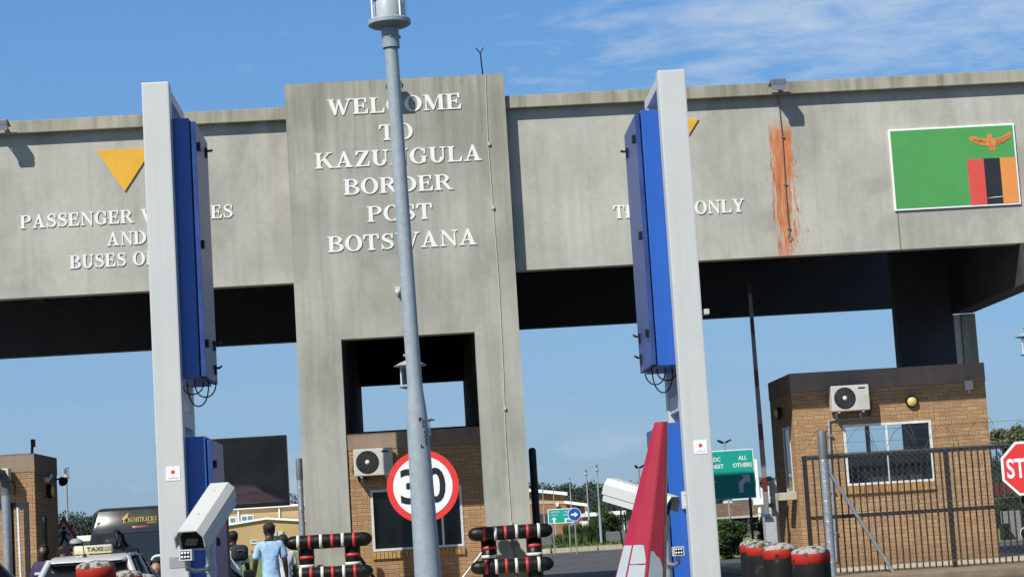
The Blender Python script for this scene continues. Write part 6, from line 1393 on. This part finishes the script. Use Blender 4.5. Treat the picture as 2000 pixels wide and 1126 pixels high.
# wooded hills
t = MB(); rs = random.Random(3)
def tuft(t, x, y, z, h, w, n, leaf):
    for _ in range(n):
        while True:
            q = Vector((rs.uniform(-1, 1), rs.uniform(-1, 1), rs.uniform(-1, 1)))
            if q.length < 1: break
        p = Vector((x + q.x * w, y + q.y * w, z + h * .55 + q.z * h * .45)); a = Vector((rs.gauss(0, 1), rs.gauss(0, 1), rs.gauss(0, 1))).normalized(); b = a.orthogonal().normalized(); l = leaf * rs.uniform(.6, 1.4)
        t.add([p - a * l, p - b * l * .6, p + a * l, p + b * l * .6], [(0, 1, 2, 3)])
for i in range(1700):
    Y_ = 300 + 225 * rs.random() ** .8; x = rs.uniform(-.30, .40) * Y_; edge = Y_ > 500
    h = rs.uniform(2.6, 4.6) * (1 + .25 * math.sin(x * .045 + 1) + .15 * math.sin(x * .13)) + (rs.random() < .04) * 2.0
    tuft(t, x, Y_, gz(Y_) - .4, h, h * .55, 130, .27)
HILL = foliage('hill_foliage', (.012, .021, .017), (.036, .054, .036))
tag(mesh_obj('hillside_forest', t, HILL), kind='stuff')

# ------------------------------------------------------------------ far buildings
TAN = mat('tan_plaster', (.42, .295, .145), .9, noise=.08, nscale=1.2); FAR_BR = mat('far_brick', (.30, .145, .065), .9, noise=.18, nscale=1.5); FASC = mat('white_fascia', (.78, .79, .78), .55, noise=.04, nscale=1)
STRIPE = mat('beige_band', (.42, .34, .22), .9, noise=.08)
Y = 142.0; X_ = lambda x: P(x, 1000, Y).x; Z_ = lambda y, x=520: P(x, y, Y).z
r = thing('terminal_building', 'tan building with white roof trim behind the two walking men', 'building', (X_(500), Y, gz(Y)))
t = MB(); t.box((X_(330), Y, .5), (X_(690), Y + 12, Z_(991))); part('wall', t, TAN, r)
t = MB(); t.bbox((X_(328), Y - .25, Z_(991)), (X_(692), Y + 12.2, Z_(987)), .03); part('fascia', t, FASC, r)
for xa, xb, ya, yb in ((447, 461.5, 1017, 1005), (470, 495, 1014.5, 1003)):
    f = MB(); f.box((X_(xa), Y - .06, Z_(ya)), (X_(xb), Y, Z_(yb))); w_ = part('window', f, FASC, r); f = MB(); m_ = (xa + xb) / 2
    for u0, u1 in (((xa + 1.5, m_ - .7), (m_ + .7, xb - 1.5)) if xb - xa > 18 else ((xa + 2, xb - 2),)): f.box((X_(u0), Y - .07, Z_(ya - 1.6)), (X_(u1), Y - .02, Z_(yb + 1.6)))
    part('pane', f, mat('sky_window', (.10, .20, .30), .08, noise=.1, spec=.9), w_)
for x in (465.5, 545.5): t = MB(); t.box((X_(x) - .045, Y - .12, .9), (X_(x) + .045, Y - .001, Z_(989))); part('downpipe', t, FASC, r)
t = MB(); t.box((X_(563), Y + 12.5, .5), (X_(690), Y + 20, Z_(960))); part('rear_block', t, mat('pale_blue_sheeting', (.33, .40, .47), .6, noise=.05), r)
# low wing in front with a shallow gable
Y = 138.0
q = [(330, 1040), (447, 1021.5), (520, 1009.5), (583, 1013), (690, 1020)]; pts = [(P(x, y, Y).x, P(x, y, Y).z) for x, y in q]
t = MB(); t.prism([(pts[0][0], .6), (pts[-1][0], .6)] + [(x, z - .12) for x, z in reversed(pts)], lambda u, w, d: (u, Y - d, w), 0, -3.7); part('wall', t, TAN, r)
t = MB(); t.prism(pts[::-1] + [], lambda u, w, d: (u, Y - d, w), .2, -3.75) if False else None
for (xa, za), (xb, zb) in zip(pts, pts[1:]): t.hexa([(xa, Y - .18, za - .13), (xb, Y - .18, zb - .13), (xb, Y - .18, zb + .01), (xa, Y - .18, za + .01)], (0, 3.9, 0))
part('roof_edge', t, FASC, r)
t = MB(); k = Y / F
for x in (536, 548): a = P(x, 1041, Y); t.bbox((a.x - 5 * k, Y - .3, a.z - 4.5 * k), (a.x + 5 * k, Y - .001, a.z + 4.5 * k), .02)
part('air_conditioner', t, MAT['ac_cream'], r)
a, b = P(490, 1061, Y), P(503, 1053, Y); f = MB(); f.box((a.x, Y - .05, a.z), (b.x, Y - .001, b.z)); w_ = part('window', f, FASC, r); f = MB(); f.box((a.x + .04, Y - .06, a.z + .08), (b.x - .04, Y - .03, b.z - .03)); part('pane', f, MAT['sky_window'], w_)
Y = 140; a, b = P(120, 1056, Y), P(182, 1044, Y)
r = thing('terminal_building', 'small low tan building with white roof edge far behind the taxi', 'building', (a.x, Y, gz(Y))); t = MB(); t.box((a.x, Y, .5), (b.x, Y + 6, b.z - .35)); part('wall', t, TAN, r); t = MB(); t.bbox((a.x - .2, Y - .3, b.z - .38), (b.x + .2, Y + 6.2, b.z), .03); part('fascia', t, FASC, r)
# brick building right of the tower
Y = 182.0; q = lambda x, y: P(x, y, Y)
r = thing('brick_building', 'brown brick building with sloping white roof trim behind the small green sign', 'building', (q(1075, 1040).x, Y, gz(Y)))
def slopebox(xa, ya, xb, yb, zbot, depth, m_, nm, front=0.0):
    a, b = q(xa, ya), q(xb, yb); t = MB(); t.hexa([(a.x, Y - front, zbot), (b.x, Y - front, zbot), (b.x, Y - front, b.z), (a.x, Y - front, a.z)], (0, depth, 0)); return part(nm, t, m_, r)
def slopeband(xa, ya, xb, yb, th, depth, m_, nm, front):
    a, b = q(xa, ya), q(xb, yb); h = th * Y / F; t = MB(); t.hexa([(a.x, Y - front, a.z - h), (b.x, Y - front, b.z - h), (b.x, Y - front, b.z), (a.x, Y - front, a.z)], (0, depth, 0)); return part(nm, t, m_, r)
slopebox(1010, 956, 1102, 964, .6, 14, FAR_BR, 'wall'); slopeband(1005, 951, 1107, 960.5, 6, 15, FASC, 'fascia', .5); slopeband(1010, 978, 1102, 977, 6, .3, STRIPE, 'beige_band', .05)
slopebox(1102, 982, 1141, 987, .6, 10, FAR_BR, 'wing_wall', 1.0); slopeband(1101, 977.5, 1144, 983, 5.5, 12, FASC, 'wing_fascia', 1.6)
a, b = q(1104, 1016), q(1131, 985); t = MB(); t.box((a.x, Y - 1.04, a.z), (b.x, Y - .9, b.z - .2)); part('dark_opening', t, INTER, r)
a, b = q(1052, 1035), q(1073, 1002); t = MB(); t.box((a.x, Y - .04, a.z), (b.x, Y, b.z)); o = part('doorway', t, INTER, r); t = MB(); t.box((q(1048, 1).x, Y - .6, q(1060, 1001).z), (q(1078, 1).x, Y, q(1060, 998.5).z)); part('canopy', t, FASC, o)
a = q(1142, 985); t = MB(); t.box((a.x - .1, Y - 1.2, .9), (a.x + .12, Y - 1.001, a.z)); part('downpipe', t, FASC, r)
a = q(1088, 985); t = MB(); t.bbox((a.x - .1, Y - .3, a.z - .15), (a.x + .12, Y - .001, a.z + .15), .03); part('wall_lamp', t, FASC, r)
# carport with flat white roof
Y = 172.0; r = thing('carport', 'long low carport with a flat white roof across the road', 'carport', (q(1180, 1030).x, Y, gz(Y)))
a, b = q(1146, 1008), q(1222, 996); t = MB(); t.bbox((a.x, Y, a.z), (b.x, Y + 8, b.z), .03); part('roof', t, FASC, r)
t = MB(); t.box((a.x + .2, Y + 7.5, .8), (b.x, Y + 7.8, a.z)); part('rear_wall', t, mat('carport_back', (.30, .30, .31), .8, noise=.2), r)
for x in (1150, 1178, 1205, 1220): t = MB(); c = q(x, 1010); t.box((c.x - .07, Y + .3, .8), (c.x + .07, Y + .45, a.z)); part('post', t, FASC, r)
t = MB(); c = q(1155, 1020); t.box((c.x - .6, Y + 3, .9), (c.x + .9, Y + 5, q(1, 1).z * 0 + 1.9)); part('white_panel', t, FASC, r)
# thatched lapa and white roofed house beyond the large green sign
Y = 112.0; r = thing('thatched_shelter', 'long shelter with rough brown thatch behind the large green sign', 'shelter', (q(1445, 1030).x, Y, gz(Y)))
a, b = q(1385, 1010), q(1503, 979)
TH = speckled('rough_thatch', (.10, .068, .05), (.20, .14, .10), 5, .5, .95, (2.5, 2.5, .5), 1.0)
t = MB(); t.hexa([(a.x, Y, a.z), (b.x, Y, a.z), (b.x, Y + 1.4, b.z), (a.x, Y + 1.4, b.z)], (0, 3, .1)); part('thatch_roof', t, TH, r)
t = MB(); t.box((a.x, Y - .05, a.z - .12), (b.x, Y + .1, a.z - .01)); part('eaves_board', t, mat('pale_board', (.45, .42, .36), .8), r)
t = MB(); t.box((a.x, Y + 2.8, .3), (b.x, Y + 3, a.z)); part('rear_wall', t, mat('dark_brown_wall', (.07, .05, .04), .9, noise=.3), r)
for x in (1400, 1430, 1462, 1490): t = MB(); c = q(x, 1010); t.lathe([(.08, .3), (.08, a.z - .1)], 8, (c.x, Y + .1, 0)); part('post', t, BARK, r)
Y = 128.0; r = thing('white_house', 'white roofed house seen above the thatched shelter', 'house', (q(1470, 1000).x, Y, gz(Y))); a, b = q(1440, 985), q(1503, 951)
t = MB(); t.box((a.x, Y, .6), (b.x, Y + 6, q(1470, 972).z)); part('wall', t, FASC, r); t = MB(); t.hexa([(a.x - .3, Y - .3, q(1470, 974).z), (b.x, Y - .3, q(1470, 974).z), (b.x, Y + 3, b.z), (a.x - .3, Y + 3, b.z)], (0, .3, .1)); part('roof', t, mat('pale_grey_roof', (.50, .51, .52), .6), r)
for x, yt, yb, Y, lab in ((1476.5, 896, 1033, 80, 'tall white pole right of the large green sign'), (1499.5, 948, 1033, 95, 'short white pole behind the raised boom')):
    c = P(x, yt, Y); r = thing('white_pole', lab, 'pole', (c.x, Y, gz(Y)), 'white poles near the green sign'); t = MB(); t.lathe([(.075, gz(Y)), (.075, c.z)], 10, (c.x, Y, 0)); part('pole', t, FASC, r)
    if Y == 80: c = P(1480, 979, Y); t = MB(); t.bbox((c.x - .2, Y - .15, c.z - .12), (c.x + .2, Y - .08, c.z + .12), .02); part('small_box', t, FASC, r)
# things behind the gate at the right edge
Y = 84.0; r = thing('freight_container', 'dark red freight container far behind the gate by the stop sign', 'container', (q(1960, 955).x, Y, gz(Y))); a, b = q(1940, 968), q(2030, 939)
t = MB(); n = 26
for k_ in range(n):
    x0_, x1_ = a.x + (b.x - a.x) * k_ / n, a.x + (b.x - a.x) * (k_ + 1) / n; t.box((x0_, Y + (.05 if k_ % 2 else 0), a.z), (x1_, Y + 2.4, b.z))
part('ribbed_body', t, mat('container_red', (.13, .022, .03), .6, noise=.15), r)
t = MB(); t.box((a.x, Y, .2), (b.x, Y + 2.3, a.z - .003)); part('chassis', t, BLKP, r)
Y = 68.0; a, b = q(1963, 1046), q(1995, 995); t = MB(); t.hexa([(a.x + .03, Y, .0), (b.x, Y, .0), (b.x - .06, Y, b.z), (a.x, Y, b.z)], (0, .35, 0)); single('concrete_slab', t, KERB if False else mat('slab_grey', (.20, .20, .195), .9, noise=.2, nscale=3), 'grey concrete block standing behind the gate bars below the stop sign', 'block')
a, b = q(1949, 1042), q(1964, 1021); t = MB(); t.bbox((a.x, Y - .6, 0), (b.x, Y - .2, b.z), .04); single('black_bin', t, BLKP, 'black bin behind the gate beside the grey concrete block', 'bin')
